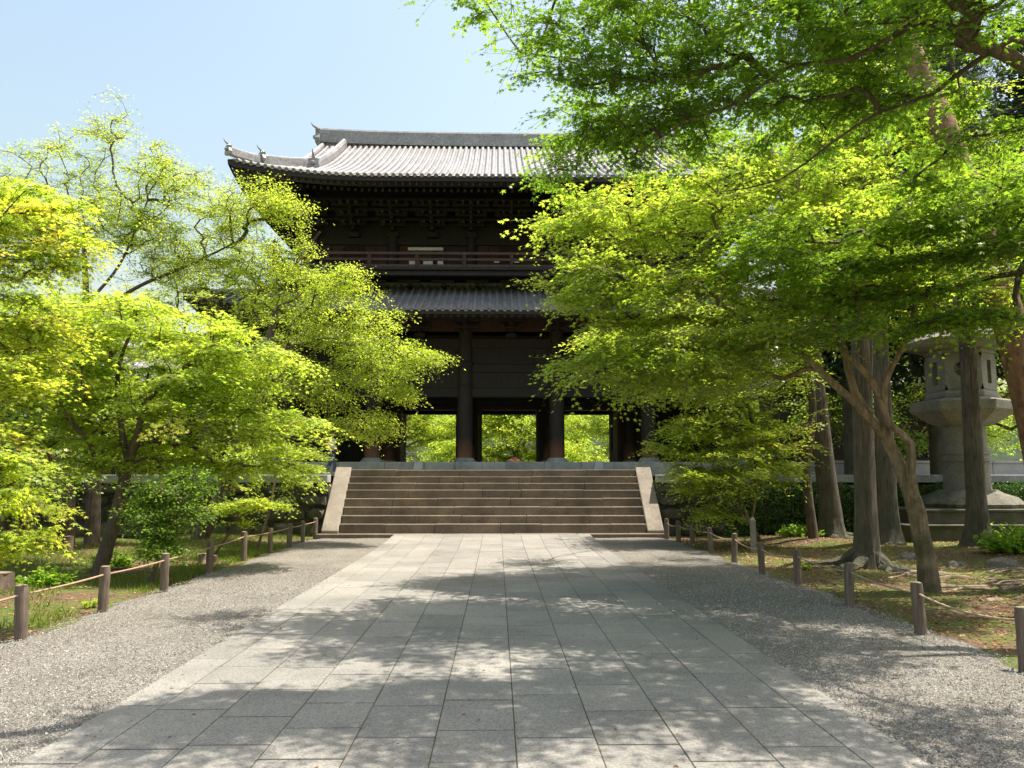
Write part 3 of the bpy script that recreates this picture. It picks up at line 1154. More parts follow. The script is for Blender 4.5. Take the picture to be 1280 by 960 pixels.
# lower roof -------------------------------------------------------
def roof_skirt(name, hx, y0, y1, ze, hxi, y0i, y1i, zi, lift, rib=0.29, rr_=0.075):
    """a roof running round four sides: pan surface, ribs, eave tile ends"""
    NSG = 9

    def prof(t):   # t 0 eave .. 1 top, concave
        return ze + (zi - ze) * (0.8 * t + 0.2 * t * t)
    rf = None
    b = MB()
    fb_ = []
    nX = 60
    for (ya, yb_) in ((y0, y0i), (y1, y1i)):
        vs, fs = [], []
        for j in range(NSG):
            t = j / (NSG - 1)
            hxt = hx + (hxi - hx) * t
            for i in range(nX + 1):
                x = -hxt + 2 * hxt * i / nX
                vs.append((GX + x, ya + (yb_ - ya) * t, prof(t) + lift(x * hx / hxt) * (1 - t) ** 1.5))
        for j in range(NSG - 1):
            for i in range(nX):
                q = (j * (nX + 1) + i, j * (nX + 1) + i + 1, (j + 1) * (nX + 1) + i + 1, (j + 1) * (nX + 1) + i)
                fs.append(q if yb_ > ya else q[::-1])
        b.add(vs, fs, .5)
        # fascia under the tile edge
        vs, fs = [], []
        for i in range(nX + 1):
            x = -hx + 2 * hx * i / nX
            z = prof(0) + lift(x)
            vs += [(GX + x, ya, z - .035), (GX + x, ya, z - .16), (GX + x, ya + (.9 if yb_ > ya else -.9), z - .10)]
        for i in range(nX):
            fs += [(3 * i, 3 * i + 1, 3 * i + 4, 3 * i + 3), (3 * i + 1, 3 * i + 2, 3 * i + 5, 3 * i + 4)]
        fb_.append(MB().add(vs, fs, .4))
    for s in (-1, 1):
        vs, fs = [], []
        nY = 30
        for j in range(NSG):
            t = j / (NSG - 1)
            a, e = y0 + (y0i - y0) * t, y1 + (y1i - y1) * t
            for i in range(nY + 1):
                y = a + (e - a) * i / nY
                u = abs(i / nY - .5) * 2
                vs.append((GX + s * (hx + (hxi - hx) * t), y, prof(t) + lift(hx) * max(0, (u - .6) / .4) ** 2 * (1 - t) ** 1.5))
        for j in range(NSG - 1):
            for i in range(nY):
                q = (j * (nY + 1) + i, j * (nY + 1) + i + 1, (j + 1) * (nY + 1) + i + 1, (j + 1) * (nY + 1) + i)
                fs.append(q if s > 0 else q[::-1])
        b.add(vs, fs, .5)
    rf = b.build(name, M['tile'], gate, smooth=False)
    for q_ in fb_:
        q_.build('eave_board', M['wood'], rf)
    b = MB()
    x = -hx + .12
    e = MB()
    while x < hx - .05:
        for (ya, yb_, sg) in ((y0, y0i, -1), (y1, y1i, 1)):
            tm = 1.0 if abs(x) <= hxi else (hx - abs(x)) / (hx - hxi)
            if tm < .05: continue
            pts = []
            for j in range(NSG):
                t = tm * j / (NSG - 1)
                hxt = hx + (hxi - hx) * t
                pts.append((GX + x, ya + (yb_ - ya) * t, prof(t) + lift(min(hx, abs(x) * hx / hxt)) * (1 - t) ** 1.5 + .02))
            pts[0] = (pts[0][0], pts[0][1] + sg * .07, pts[0][2] - .03)
            b.path(pts, [rr_] * NSG, 8)
        x += rib
    y = y0 + .2
    while y < y1 - .1:
        for s in (-1, 1):
            tm = min(1.0, (y - y0) / (y0i - y0), (y1 - y) / (y1 - y1i))
            if tm < .05: continue
            pts = [(GX + s * (hx + (hxi - hx) * tm * j / 4), y, prof(tm * j / 4) + .02 + lift(hx) * max(0, (abs((y - y0) / (y1 - y0) - .5) * 2 - .6) / .4) ** 2 * (1 - tm * j / 4) ** 1.5) for j in range(5)]
            b.path(pts, [rr_] * 5, 6)
        y += rib
    b.build('tile_ribs', M['tile'], rf, smooth=True)
    return rf, prof


liftL = make_lift(12.3, 6, .5)
HXL = 12.3
lower_roof, profL = roof_skirt('lower_roof', HXL, 29.5, 46.1, 8.2, 9.0, 33.25, 42.35, 10.0, liftL)
for sx_ in (-1, 1):
    for (ya, yi) in ((29.5, 33.25), (46.1, 42.35)):
        b = MB()
        pts = []
        for j in range(9):
            t = j / 8
            pts.append((GX + sx_ * (HXL + (9.0 - HXL) * t), ya + (yi - ya) * t, profL(t) + liftL(HXL) * (1 - t) ** 1.5 + .12 + .22 * max(0, .25 - t) * 2))
        b.path(pts, [.14] * 9, 8)
        b.build('hip_ridge', M['tile'], lower_roof, smooth=True)
b = MB()
b.box(GX - 9.1, GX + 9.1, 33.1, 33.4, 9.9, 10.12)
b.build('flashing_ridge', M['tile'], lower_roof, bevel=.02)
b, e = MB(), MB()
rafters(b, e, 12.15, 29.75, 45.85, 8.03, 9.2, 33.0, 42.6, 9.0, .29, .10, .13, liftL)


def build_rafters(b, e, par):
    nf = len(b.f)
    off = len(b.v)
    b.v += e.v
    b.f += [tuple(i + off for i in f) for f in e.f]
    b.sh += e.sh
    o = b.build('rafters', M['wood'], par)
    o.data.materials.append(M['endgrain'])
    for p_ in o.data.polygons[nf:]:
        p_.material_index = 1


build_rafters(b, e, lower_roof)

# upper storey ------------------------------------------------------
UX, UYF, UYB = 8.5, 34.0, 41.6
b = MB()
ring_beam(b, 8.6, 33.7, 41.9, 9.2, 10.15, .1)
b.build('balcony_base_wall', M['wood'], gate)
for cx in np.arange(-8.4, 8.5, 1.4):
    for (y, d) in ((33.6, -1),):
        b = MB()
        for k in range(2):
            o = .7 + .75 * k
            b.box(GX + cx - .08, GX + cx + .08, min(y, y + d * o), max(y, y + d * o), 9.55 + .2 * k, 9.68 + .2 * k)
            b.box(GX + cx - .45, GX + cx + .45, y + d * o - .07, y + d * o + .07, 9.60 + .2 * k + .075, 9.60 + .2 * k + .17)
        b.build('balcony_bracket', M['wood'], gate)
bal = MB()
BX, BY0, BY1 = 9.6, 31.2, 44.4
bal.box(GX - BX, GX + BX, BY0, BY1, 10.18, 10.3)
bal.box(GX - BX + .1, GX + BX - .1, BY0 + .12, BY0 + .3, 9.98, 10.17)
bal.box(GX - BX + .1, GX + BX - .1, BY1 - .3, BY1 - .12, 9.98, 10.17)
bal.box(GX - BX + .12, GX - BX + .3, BY0 + .31, BY1 - .31, 9.98, 10.17)
bal.box(GX + BX - .3, GX + BX - .12, BY0 + .31, BY1 - .31, 9.98, 10.17)
balo = bal.build('balcony', M['wood'], gate, bevel=.01)
rb = MB()
for (z, t) in ((10.36, .05), (10.62, .045), (10.87, .05)):
    for y in (BY0 + .12, BY1 - .12):
        rb.box(GX - BX - .15, GX + BX + .15, y - t, y + t, z - t, z + t)
    for s in (-1, 1):
        rb.box(GX + s * (BX - .12) - t, GX + s * (BX - .12) + t, BY0, BY1, z - t + .003, z + t - .003)
ro = rb.build('railing', M['rail'], balo)
for i, cx in enumerate(np.arange(-9.48, 9.49, 1.896)):
    for y in (BY0 + .12, BY1 - .12):
        pb = MB()
        pb.box(GX + cx - .07, GX + cx + .07, y - .07, y + .07, 10.3, 10.82)
        pb.build('baluster', M['wood_red'], ro)
for s in (-1, 1):
    for y in (BY0 + .12, BY1 - .12):
        pb = MB()
        pb.lathe(GX + s * 9.48, y, [(.09, 10.3), (.09, 11.0), (.12, 11.04), (.13, 11.12), (.08, 11.2), (.1, 11.26), (.07, 11.36), (.01, 11.44)], 12)
        pb.build('corner_post', M['wood_red'], ro, smooth=True)
# upper walls
b = MB()
b.box(GX - UX, GX + UX, UYF + .02, UYF + .1, 10.31, 14.6)
b.box(GX - UX, GX + UX, UYB - .1, UYB - .02, 10.31, 14.6)
for s in (-1, 1):
    b.box(GX + s * UX - .05, GX + s * UX + .05, UYF + .1, UYB - .1, 10.31, 14.6)
b.build('upper_wall', M['wood'], gate)
UC = [-8.5, -5.1, -1.7, 1.7, 5.1, 8.5]
for cx in UC:
    for y in (UYF, UYB):
        cb = MB()
        cb.lathe(GX + cx, y, [(.22, 10.3), (.22, 12.3)], 18)
        cb.build('upper_column', M['wood'], gate, smooth=True)
b = MB()
for z0, z1 in ((10.42, 10.6), (11.98, 12.25)):
    b.box(GX - UX - .3, GX + UX + .3, UYF - .1, UYF + .015, z0, z1)
b.build('upper_tie_beam', M['wood'], gate)
# red boarded doors, lattice windows and white panels standing for sky-bright openings between the upper columns
for k in range(5):
    xa, xb = GX + UC[k] + .26, GX + UC[k + 1] - .26
    d = MB()
    n = 6
    for i in range(n):
        u0, u1 = xa + (xb - xa) * i / n, xa + (xb - xa) * (i + 1) / n
        if k == 1 and i in (3, 4, 5):
            continue
        if k in (0, 2, 4) and i in (2, 3):
            for q in np.linspace(u0 + .04, u1 - .04, 6):
                d.box(q - .02, q + .02, UYF - .05, UYF + .01, 10.65, 11.95)
        else:
            d.box(u0 + .02, u1 - .02, UYF - .04, UYF + .01, 10.62, 11.96)
            d.box(u0 + .08, u1 - .08, UYF - .06, UYF - .042, 10.95, 11.06)
            d.box(u0 + .08, u1 - .08, UYF - .06, UYF - .042, 11.5, 11.6)
    d.build('door_boards', M['wood_red'], gate)


def wpt(px, py, Yd):
    return at(px, py, Yd)


for (xa, xb, ya, yb_) in ((510, 554, 309.5, 313), (511.5, 541, 315, 318.5), (546.5, 554, 315, 318.5), (511.5, 524, 325, 330.5), (529, 541, 325, 330.5), (547, 554, 325, 330.5),
                          (617.5, 624, 325, 328.5), (643, 649, 325, 328.5), (748, 753, 324, 330)):
    p, q = wpt(xa, yb_, UYF - .07), wpt(xb, ya, UYF - .07)
    pb = MB()
    pb.box(p[0], q[0], UYF - .09, UYF - .065, p[2], q[2])
    pb.build('sky_gap_panel', M['sky_gap'], gate)  # added panel, its white stands for sky seen through an opening
# brackets under the upper eaves
for cx in np.linspace(-8.5, 8.5, 11):
    one_bracket(GX + cx, UYF, 12.3, 1.0, [(0, -1)])
for cy in np.linspace(UYF, UYB, 5)[1:4]:
    one_bracket(GX - UX, cy, 12.31, 1.0, [(-1, 0)])
    one_bracket(GX + UX, cy, 12.31, 1.0, [(1, 0)])
b, e = MB(), MB()
for k in range(3):
    o = .42 + .42 * k
    z = 12.3 + .24 + .3 * k + .39
    ring_beam(b, UX + o, UYF - o, UYB + o, z, z + .12, .07)
b.build('eave_purlin', M['wood'], gate)
# small pale noses of the bracket tail rafters
e = MB()
for row, (yy_, zz_) in enumerate(((UYF - .95, 12.75), (UYF - 1.35, 13.05), (UYF - 1.75, 13.35))):
    for cx in np.linspace(-8.5, 8.5, 11):
        for dx in (-.32, 0, .32):
            e.box(GX + cx + dx - .05, GX + cx + dx + .05, yy_ - .04, yy_ + .25, zz_ - .05, zz_ + .05)
e.build('bracket_noses', M['endgrain'], gate)

# upper hip-and-gable roof ------------------------------------------------------
HX, Y0, Y1 = 10.85, 29.5, 46.1
GXH = 9.15      # gable half width
ZE, ZR = 13.40, 18.05
YC = (Y0 + Y1) / 2
LEN = YC - Y0
liftU = make_lift(HX, 5.0, .62)
DEP = HX - GXH


def zf(x, d):          # height at distance d from the eave line
    t = d / LEN
    return ZE + (ZR - ZE) * (0.80 * t + 0.20 * t * t) + liftU(min(abs(x), HX)) * max(0, 1 - d / 4.5) ** 1.6


ub = MB()
ue = MB()
for sg in (1, -1):
    ye = Y0 if sg == 1 else Y1
    xsr = sorted(set([-GXH, GXH] + list(np.linspace(-HX, HX, 90))))
    for i in range(len(xsr) - 1):
        xa, xb = xsr[i], xsr[i + 1]
        da = LEN if abs(xa) <= GXH + 1e-6 and abs((xa + xb) / 2) < GXH else HX - abs(xa)
        db = LEN if abs(xb) <= GXH + 1e-6 and abs((xa + xb) / 2) < GXH else HX - abs(xb)
        N = 14
        vs = []
        for j in range(N + 1):
            vs.append((GX + xa, ye + sg * da * j / N, zf(xa, da * j / N)))
            vs.append((GX + xb, ye + sg * db * j / N, zf(xb, db * j / N)))
        fs = [(2 * j, 2 * j + 1, 2 * j + 3, 2 * j + 2) if sg == 1 else (2 * j, 2 * j + 2, 2 * j + 3, 2 * j + 1) for j in range(N)]
        ub.add(vs, fs, .5)
        za, zb = zf(xa, 0), zf(xb, 0)
        ue.add([(GX + xa, ye, za - .04), (GX + xb, ye, zb - .04), (GX + xb, ye, zb - .2), (GX + xa, ye, za - .2), (GX + xa, ye + sg * .9, za - .12), (GX + xb, ye + sg * .9, zb - .12)], [(0, 3, 2, 1), (3, 4, 5, 2)], .4)
for s in (-1, 1):
    N = 40
    for i in range(N):
        ya, yb_ = Y0 + (Y1 - Y0) * i / N, Y0 + (Y1 - Y0) * (i + 1) / N
        def dd(y): return min(DEP, y - Y0, Y1 - y)
        def zz(y, d):
            k = min(y - Y0, Y1 - y)
            return ZE + (ZR - ZE) * 0.82 * d / LEN + .62 * max(0, 1 - k / 4.5) ** 2.3 * max(0, 1 - d / 4.5) ** 1.6
        vs = []
        K = 5
        for j in range(K + 1):
            for y in (ya, yb_):
                d = dd(y) * j / K
                vs.append((GX + s * (HX - d), y, zz(y, d)))
        ub.add(vs, [(2 * j, 2 * j + 1, 2 * j + 3, 2 * j + 2) for j in range(K)], .5)
        ue.add([(GX + s * HX, ya, zz(ya, 0) - .04), (GX + s * HX, yb_, zz(yb_, 0) - .04), (GX + s * HX, yb_, zz(yb_, 0) - .2), (GX + s * HX, ya, zz(ya, 0) - .2)], [(0, 1, 2, 3)], .4)
upper_roof = ub.build('upper_roof', M['tile'], gate)
ue.build('eave_board', M['wood'], upper_roof)
rbm = MB()
x = -HX + .1
while x < HX - .02:
    for sg in (1, -1):
        ye = Y0 if sg == 1 else Y1
        dm = LEN - .1 if abs(x) < GXH else max(0, HX - abs(x))
        if dm > .12:
            N = 12
            pts = [(GX + x, ye + sg * dm * j / (N - 1), zf(x, dm * j / (N - 1)) + .03) for j in range(N)]
            pts[0] = (pts[0][0], ye - sg * .08, pts[0][2] - .04)
            rbm.path(pts, [.082] * N, 10)
    x += .27
y = Y0 + .2
while y < Y1 - .1:
    for s in (-1, 1):
        d = min(DEP, y - Y0, Y1 - y)
        k = min(y - Y0, Y1 - y)
        if d > .12:
            rbm.path([(GX + s * (HX + .06 - (d + .06) * j / 4), y, ZE + (ZR - ZE) * 0.82 * (d * j / 4) / LEN + .62 * max(0, 1 - k / 4.5) ** 2.3 * max(0, 1 - (d * j / 4) / 4.5) ** 1.6 + .03) for j in range(5)], [.08] * 5, 8)
    y += .27
rbm.build('tile_ribs', M['tile'], upper_roof, smooth=True)
# gables
gb = MB()
for s in (-1, 1):
    xg = GX + s * (GXH - .45)
    vs = [(xg, Y0 + DEP, zf(0, DEP) - .1)]
    for j in range(9):
        d = DEP + (LEN - DEP) * j / 8
        vs.append((xg, Y0 + d, zf(0, d) - .08))
    for j in range(7, -1, -1):
        d = DEP + (LEN - DEP) * j / 8
        vs.append((xg, Y1 - d, zf(0, d) - .08))
    gb.add(vs, [tuple(range(len(vs)))])
gb.build('gable', M['wood'], upper_roof)
for s in (-1, 1):
    for sg in (1, -1):
        vb = MB()
        pts = []
        for j in range(10):
            d = DEP * .9 + (LEN - DEP * .9) * j / 9
            pts.append((GX + s * (GXH + .04), (Y0 + d) if sg == 1 else (Y1 - d), zf(0, d) - .12))
        for j in range(9):
            vb.bar(pts[j], pts[j + 1], .10, .36)
        vb.build('bargeboard', M['wood'], upper_roof)
# ridges
rg_ = MB()
N = 24
pts = []
for j in range(N + 1):
    x = -GXH - .1 + 2 * (GXH + .1) * j / N
    pts.append((GX + x, YC, ZR + .30 + .16 * (abs(x) / GXH) ** 3))
for j in range(N):
    rg_.bar(pts[j], pts[j + 1], .5, .62)
rd = rg_.build('main_ridge', M['tile'], upper_roof)
rc = MB()
rc.path([(p[0], p[1], p[2] + .36) for p in pts], [.13] * len(pts), 8)
rc.build('ridge_cap', M['tile'], rd, smooth=True)


def onigawara(parent, x, y, z, s, fx, fy):
    """demon-tile: shield-shaped plate with side fins and an upturned horn"""
    b = MB()
    side = Vector((-fy, fx, 0)).normalized()
    f = Vector((fx, fy, 0)).normalized()
    c = Vector((x, y, z))
    out = [(-.30, 0), (-.36, .2), (-.26, .42), (-.3, .6), (-.12, .62), (0, .8), (.12, .62), (.3, .6), (.26, .42), (.36, .2), (.30, 0)]
    for dd_ in (0, 1):
        pass
    vs = [tuple(c + side * a * s + Vector((0, 0, h * s)) + f * .10 * s) for a, h in out] + [tuple(c + side * a * s + Vector((0, 0, h * s)) - f * .10 * s) for a, h in out]
    n = len(out)
    b.add(vs, [tuple(range(n)), tuple(range(2 * n - 1, n - 1, -1))] + [(i, i + n, (i + 1) % n + n, (i + 1) % n) for i in range(n)])
    h0 = c + Vector((0, 0, .7 * s))
    b.path([h0, h0 + f * .12 * s + Vector((0, 0, .10 * s)), h0 + f * .26 * s + Vector((0, 0, .18 * s)), h0 + f * .38 * s + Vector((0, 0, .34 * s))], [.09 * s, .07 * s, .05 * s, .015 * s], 8)
    b.lathe(c.x + f.x * .12 * s, c.y + f.y * .12 * s, [(.02 * s, c.z + .2 * s), (.14 * s, c.z + .28 * s), (.16 * s, c.z + .38 * s), (.02 * s, c.z + .48 * s)], 8)
    b.build('ridge_end_tile', M['tile'], parent)


for s in (-1, 1):
    onigawara(rd, GX + s * (GXH + .2), YC, ZR + .1, 1.1, s, 0)
    for sg in (1, -1):
        # descending ridge on the slope
        dr = MB()
        pts = []
        for j in range(12):
            d = 2.0 + (LEN - .35 - 2.0) * j / 11
            pts.append((GX + s * (8.05 + .0 * j), (Y0 + d) if sg == 1 else (Y1 - d), zf(0, d) + .19))
        for j in range(11):
            dr.bar(pts[j], pts[j + 1], .30, .34)
        dr.path([(p[0], p[1], p[2] + .2) for p in pts], [.11] * 12, 8)
        dro = dr.build('descending_ridge', M['tile'], upper_roof)
        onigawara(dro, pts[0][0], pts[0][1] - sg * .1, pts[0][2] - .16, .72, 0, -sg)
        # verge rolls along the gable edge
        vr = MB()
        pts = []
        for j in range(12):
            d = DEP + (LEN - .1 - DEP) * j / 11
            pts.append((GX + s * (GXH - .02), (Y0 + d) if sg == 1 else (Y1 - d), zf(0, d) + .10))
        vr.path(pts, [.14] * 12, 8)
        vr.build('verge_roll', M['tile'], upper_roof, smooth=True)
        # corner ridge in two stages
        cr = MB()
        pts = []
        for j in range(14):
            d = 2.55 * (1 - j / 13)
            xx_ = HX - d
            pts.append((GX + s * xx_, (Y0 + d) if sg == 1 else (Y1 - d), zf(xx_, d) + .17 + .12 * (j / 13) ** 2))
        for j in range(13):
            hh = .34 if j < 8 else .22
            cr.bar(pts[j], pts[j + 1], .24, hh)
        cr.path([(p[0], p[1], p[2] + (.2 if j < 8 else .14)) for j, p in enumerate(pts)], [.09] * 14, 8)
        cro = cr.build('corner_ridge', M['tile'], upper_roof)
        k = .707
        onigawara(cro, pts[8][0], pts[8][1], pts[8][2] - .05, .62, s * k, -sg * k)
        onigawara(cro, pts[13][0], pts[13][1], pts[13][2] - .12, .55, s * k, -sg * k)
b, e = MB(), MB()
rafters(b, e, HX - .18, Y0 + .25, Y1 - .25, ZE - .22, UX - .2, UYF + .1, UYB - .1, 15.1, .27, .09, .12, liftU)
rafters(b, e, HX - .9, Y0 + 1.15, Y1 - 1.15, ZE - .16, UX - .2, UYF + .1, UYB - .1, 14.6, .27, .09, .12, liftU)
build_rafters(b, e, upper_roof)


# ================================================================== SIDE STAIR PAVILIONS
def pavilion(cx, cy, hx, hy, z1, label):
    rt = root('stair_pavilion', (cx, cy, 2.0), label, 'pavilion', 'side buildings of the gate')
    b = MB()
    b.box(cx - hx, cx + hx, cy - hy, cy + hy, 2.0, z1)
    b.build('wall', M['wood'], rt)
    b = MB()
    for x in np.linspace(cx - hx, cx + hx, 5):
        b.box(x - .12, x + .12, cy - hy - .08, cy - hy - .003, 2.0, z1)
    for z in (2.6, 4.1, z1 - .25):
        b.box(cx - hx, cx + hx, cy - hy - .06, cy - hy - .005, z, z + .2)
    b.build('frame_beams', M['wood_red'], rt)
    ze, zr, ov = z1 - .1, z1 + 2.2, 1.0
    b = MB()
    rb_ = MB()
    for sg in (-1, 1):
        N = 8
        P = [(sg * (hy + ov) * (1 - j / N), ze + (zr - ze) * (.8 * j / N + .2 * (j / N) ** 2)) for j in range(N + 1)]
        vs = []
        for (yo, z) in P:
            vs += [(cx - hx - ov, cy + yo, z), (cx + hx + ov, cy + yo, z)]
        b.add(vs, [(2 * j, 2 * j + 1, 2 * j + 3, 2 * j + 2) for j in range(N)])
        b.add([(cx - hx - ov, cy + P[0][0], ze), (cx + hx + ov, cy + P[0][0], ze), (cx + hx + ov, cy + P[0][0], ze - .15), (cx - hx - ov, cy + P[0][0], ze - .15)], [(0, 1, 2, 3)])
        x = cx - hx - ov + .1
        while x < cx + hx + ov:
            rb_.path([(x, cy + yo, z + .02) for yo, z in P], [.075] * len(P), 8)
            x += .28
    rf = b.build('roof', M['tile'], rt)
    rb_.build('tile_ribs', M['tile'], rf, smooth=True)
    b = MB()
    b.box(cx - hx - ov, cx + hx + ov, cy - .2, cy + .2, zr - .1, zr + .4)
    b.build('ridge', M['tile'], rf, bevel=.03)


pavilion(16.3, 38, 3.0, 2.4, 6.2, 'dark wooden side pavilion with tile roof behind the right trees')
pavilion(-15.2, 38, 3.0, 2.4, 6.2, 'dark wooden side pavilion with tile roof behind the left trees')

# pale wall right of the podium, behind the hedge
b = MB()
for i in range(7):
    b.box(12.7 + i * 2.2 + .01, 12.7 + (i + 1) * 2.2 - .01, 31.0, 31.3, 2.0, 2.5)
    b.box(12.7 + i * 2.2, 12.7 + (i + 1) * 2.2 - .02, 30.94, 31.36, 2.502, 2.6)
tag(b.build('low_wall', M['pale'], bevel=.01, origin=(20, 31, 2)), 'low pale stone parapet along the terrace behind the right tree trunks', 'wall')

# thin white pole on the terrace
b = MB()
pp = at(1061, 592, 29.5)
b.lathe(pp[0], pp[1], [(.035, 2.0), (.035, 3.1), (.03, 3.15)], 10)
tag(b.build('white_pole', M['pale'], smooth=True, origin=(pp[0], pp[1], 2.0)), 'thin white pole standing behind the cedar trunks', 'pole')

# incense burner seen through the middle doorway
c = at(643, 590, 50)
bu = root('incense_burner', (c[0], c[1], 2.0), 'rusty brown roofed incense burner beyond the middle doorway', 'incense burner')
b = MB()
b.lathe(c[0], c[1], [(.5, 2.0), (.45, 2.15), (.25, 2.3), (.25, 2.45), (.42, 2.6), (.44, 2.72)], 16)
b.build('bowl', M['bronze'], bu, smooth=True)
b = MB()
for sx_, sy_ in ((-1, -1), (1, -1), (1, 1), (-1, 1)):
    b.box(c[0] + sx_ * .3 - .03, c[0] + sx_ * .3 + .03, c[1] + sy_ * .3 - .03, c[1] + sy_ * .3 + .03, 2.7, 2.9)
b.build('posts', M['bronze'], bu)
b = MB()
b.lathe(c[0], c[1], [(.66, 2.86), (.68, 2.9), (.42, 3.05), (.30, 3.12), (.06, 3.2)], 4, rot=math.pi / 4)
b.build('roof', M['bronze'], bu)


# ================================================================== STONE LANTERN
def lantern():
    Yl = 26.0
    c = at(1206, 560, Yl)
    cx, cy = c[0], c[1]

    def z_(py): return at(1204, py, Yl)[2]
    s = Yl / 1000 * 1.0
    rt = root('stone_lantern', (cx, cy, gz(cx, cy)), 'giant grey stone lantern with round window among the right trees', 'stone lantern')
    rot = math.pi / 6 + .1
    g0 = float(gz(cx, cy))
    b = MB()
    b.box(cx - 3.1, cx + 3.0, cy - 2.3, cy + 2.3, g0 - .3, z_(652))
    b.build('lower_plinth', M['wallstone'], rt, bevel=.04)
    b = MB()
    b.box(cx - 2.6, cx + 2.5, cy - 1.9, cy + 1.9, z_(652), z_(635))
    b.build('upper_plinth', M['wallstone'], rt, bevel=.04)
    for nm, zz_2, hx_, hy_ in (('plinth_coping', z_(652), 3.15, 2.35), ('plinth_coping', z_(635), 2.65, 1.95)):
        b = MB()
        b.box(cx - hx_, cx + hx_, cy - hy_, cy + hy_, zz_2 - .05, zz_2 + .03)
        b.build(nm, M['wallstone'], rt, bevel=.015)
    b = MB()   # lotus foot with petals
    n = 48
    prof = [(1.52, z_(634)), (1.55, z_(629)), (1.35, z_(621)), (1.02, z_(616)), (.85, z_(612))]
    vs, fs = [], []
    for k, (r, z) in enumerate(prof):
        for i in range(n):
            a = 2 * math.pi * i / n
            rr2 = r * (1 + .06 * abs(math.sin(a * 6)) * (k < 3))
            vs.append((cx + rr2 * math.cos(a), cy + rr2 * math.sin(a), z))
    for k in range(len(prof) - 1):
        for i in range(n):
            fs.append((k * n + i, k * n + (i + 1) % n, (k + 1) * n + (i + 1) % n, (k + 1) * n + i))
    fs.append(tuple((len(prof) - 1) * n + i for i in range(n)))
    b.add(vs, fs)
    b.build('lotus_foot', M['mossy'], rt, smooth=True)
    b = MB()
    b.lathe(cx, cy, [(.70, z_(612)), (.67, z_(578)), (.71, z_(577)), (.71, z_(573)), (.68, z_(572)), (.68, z_(569)), (.72, z_(568)), (.72, z_(564)), (.66, z_(563)), (.63, z_(533))], 28)
    b.build('shaft', M['lantern'], rt, smooth=True)
    b = MB()
    b.lathe(cx, cy, [(.74, z_(533)), (1.05, z_(528)), (1.55, z_(515)), (1.58, z_(503)), (1.1, z_(499))], 6, rot=rot)
    b.build('platform', M['lantern'], rt, bevel=.03)
    # fire box: six sided with a round window cut through the front and back faces
    r0 = 1.04
    zb, zt = z_(490), z_(446)
    fb = MB()
    fb.lathe(cx, cy, [(1.1, z_(499)), (1.1, z_(494)), (1.03, z_(490))], 6, rot=rot)
    fb.build('fire_box_moulding', M['lantern'], rt, bevel=.02)
    fb = MB()
    fb.lathe(cx, cy, [(1.0, z_(446)), (1.08, z_(443)), (1.08, z_(440))], 6, rot=rot)
    fb.build('fire_box_moulding', M['lantern'], rt, bevel=.02)
    fb = MB()
    for k in range(6):
        a0, a1 = rot + k * math.pi / 3, rot + (k + 1) * math.pi / 3
        P0 = Vector((cx + r0 * math.cos(a0), cy + r0 * math.sin(a0), 0))
        P1 = Vector((cx + r0 * math.cos(a1), cy + r0 * math.sin(a1), 0))
        W = (P1 - P0).length
        u = (P1 - P0).normalized()
        nn = Vector((-u.y, u.x, 0))   # inward
        H = zt - zb
        m_ = 24
        inner, outer = [], []
        hole = .25 if k % 3 != 2 else .22
        for i in range(m_):
            a = 2 * math.pi * i / m_ + math.pi / m_
            ca, sa = math.cos(a), math.sin(a)
            kk = 1 / max(abs(ca) / (W / 2), abs(sa) / (H / 2))
            outer.append((W / 2 + ca * kk, H / 2 + sa * kk))
            if k % 2 == 1:
                inner.append((W / 2 + ca * hole, H / 2 + .08 + sa * hole))
            else:
                inner.append((W / 2 + max(-.14, min(.14, ca * .5)), H / 2 + max(-.38, min(.38, sa * .6))))
        vs = []
        for d_ in (0, .2):
            for (a, h) in outer: vs.append(P0 + u * a + nn * d_ + Vector((0, 0, zb + h)))
            for (a, h) in inner: vs.append(P0 + u * a + nn * d_ + Vector((0, 0, zb + h)))
        fs = []
        for i in range(m_):
            j = (i + 1) % m_
            fs.append((i, j, m_ + j, m_ + i))
            fs.append((2 * m_ + i, 3 * m_ + i, 3 * m_ + j, 2 * m_ + j))
            fs.append((m_ + i, m_ + j, 3 * m_ + j, 3 * m_ + i))
        fb.add(vs, fs)
    fb.build('fire_box', M['lantern'], rt)
    b = MB()
    b.lathe(cx, cy, [(1.1, z_(440)), (1.7, z_(436)), (1.8, z_(429)), (1.45, z_(420)), (.85, z_(403)), (.45, z_(392)), (.35, z_(386))], 6, rot=rot)
    b.build('roof', M['lantern'], rt, bevel=.03)
    b = MB()
    b.lathe(cx, cy, [(.3, z_(387)), (.42, z_(380)), (.36, z_(375)), (.44, z_(366)), (.3, z_(356)), (.02, z_(346))], 16)
    b.build('finial', M['lantern'], rt, smooth=True)


lantern()

# ================================================================== FENCES
LEFTP = [(-5.83, 10.2), (-5.86, 12.3), (-5.82, 14.4), (-5.94, 16.9), (-6.1, 19.7), (-6.0, 21.6), (-5.96, 23.4), (-5.93, 24.9), (-5.9, 26.4)]
RIGHTP = [(5.4, 8.35), (5.35, 10.3), (5.40, 12.5), (5.55, 15.0), (5.45, 16.7), (5.55, 19.0), (5.65, 21.4), (5.55, 23.1), (5.5, 24.6), (5.42, 25.9)]
ORD = ['nearest the camera', 'second from the camera', 'third from the camera', 'fourth from the camera', 'fifth from the camera', 'sixth from the camera', 'seventh from the camera', 'third from the stairs', 'second from the stairs', 'nearest the stairs']


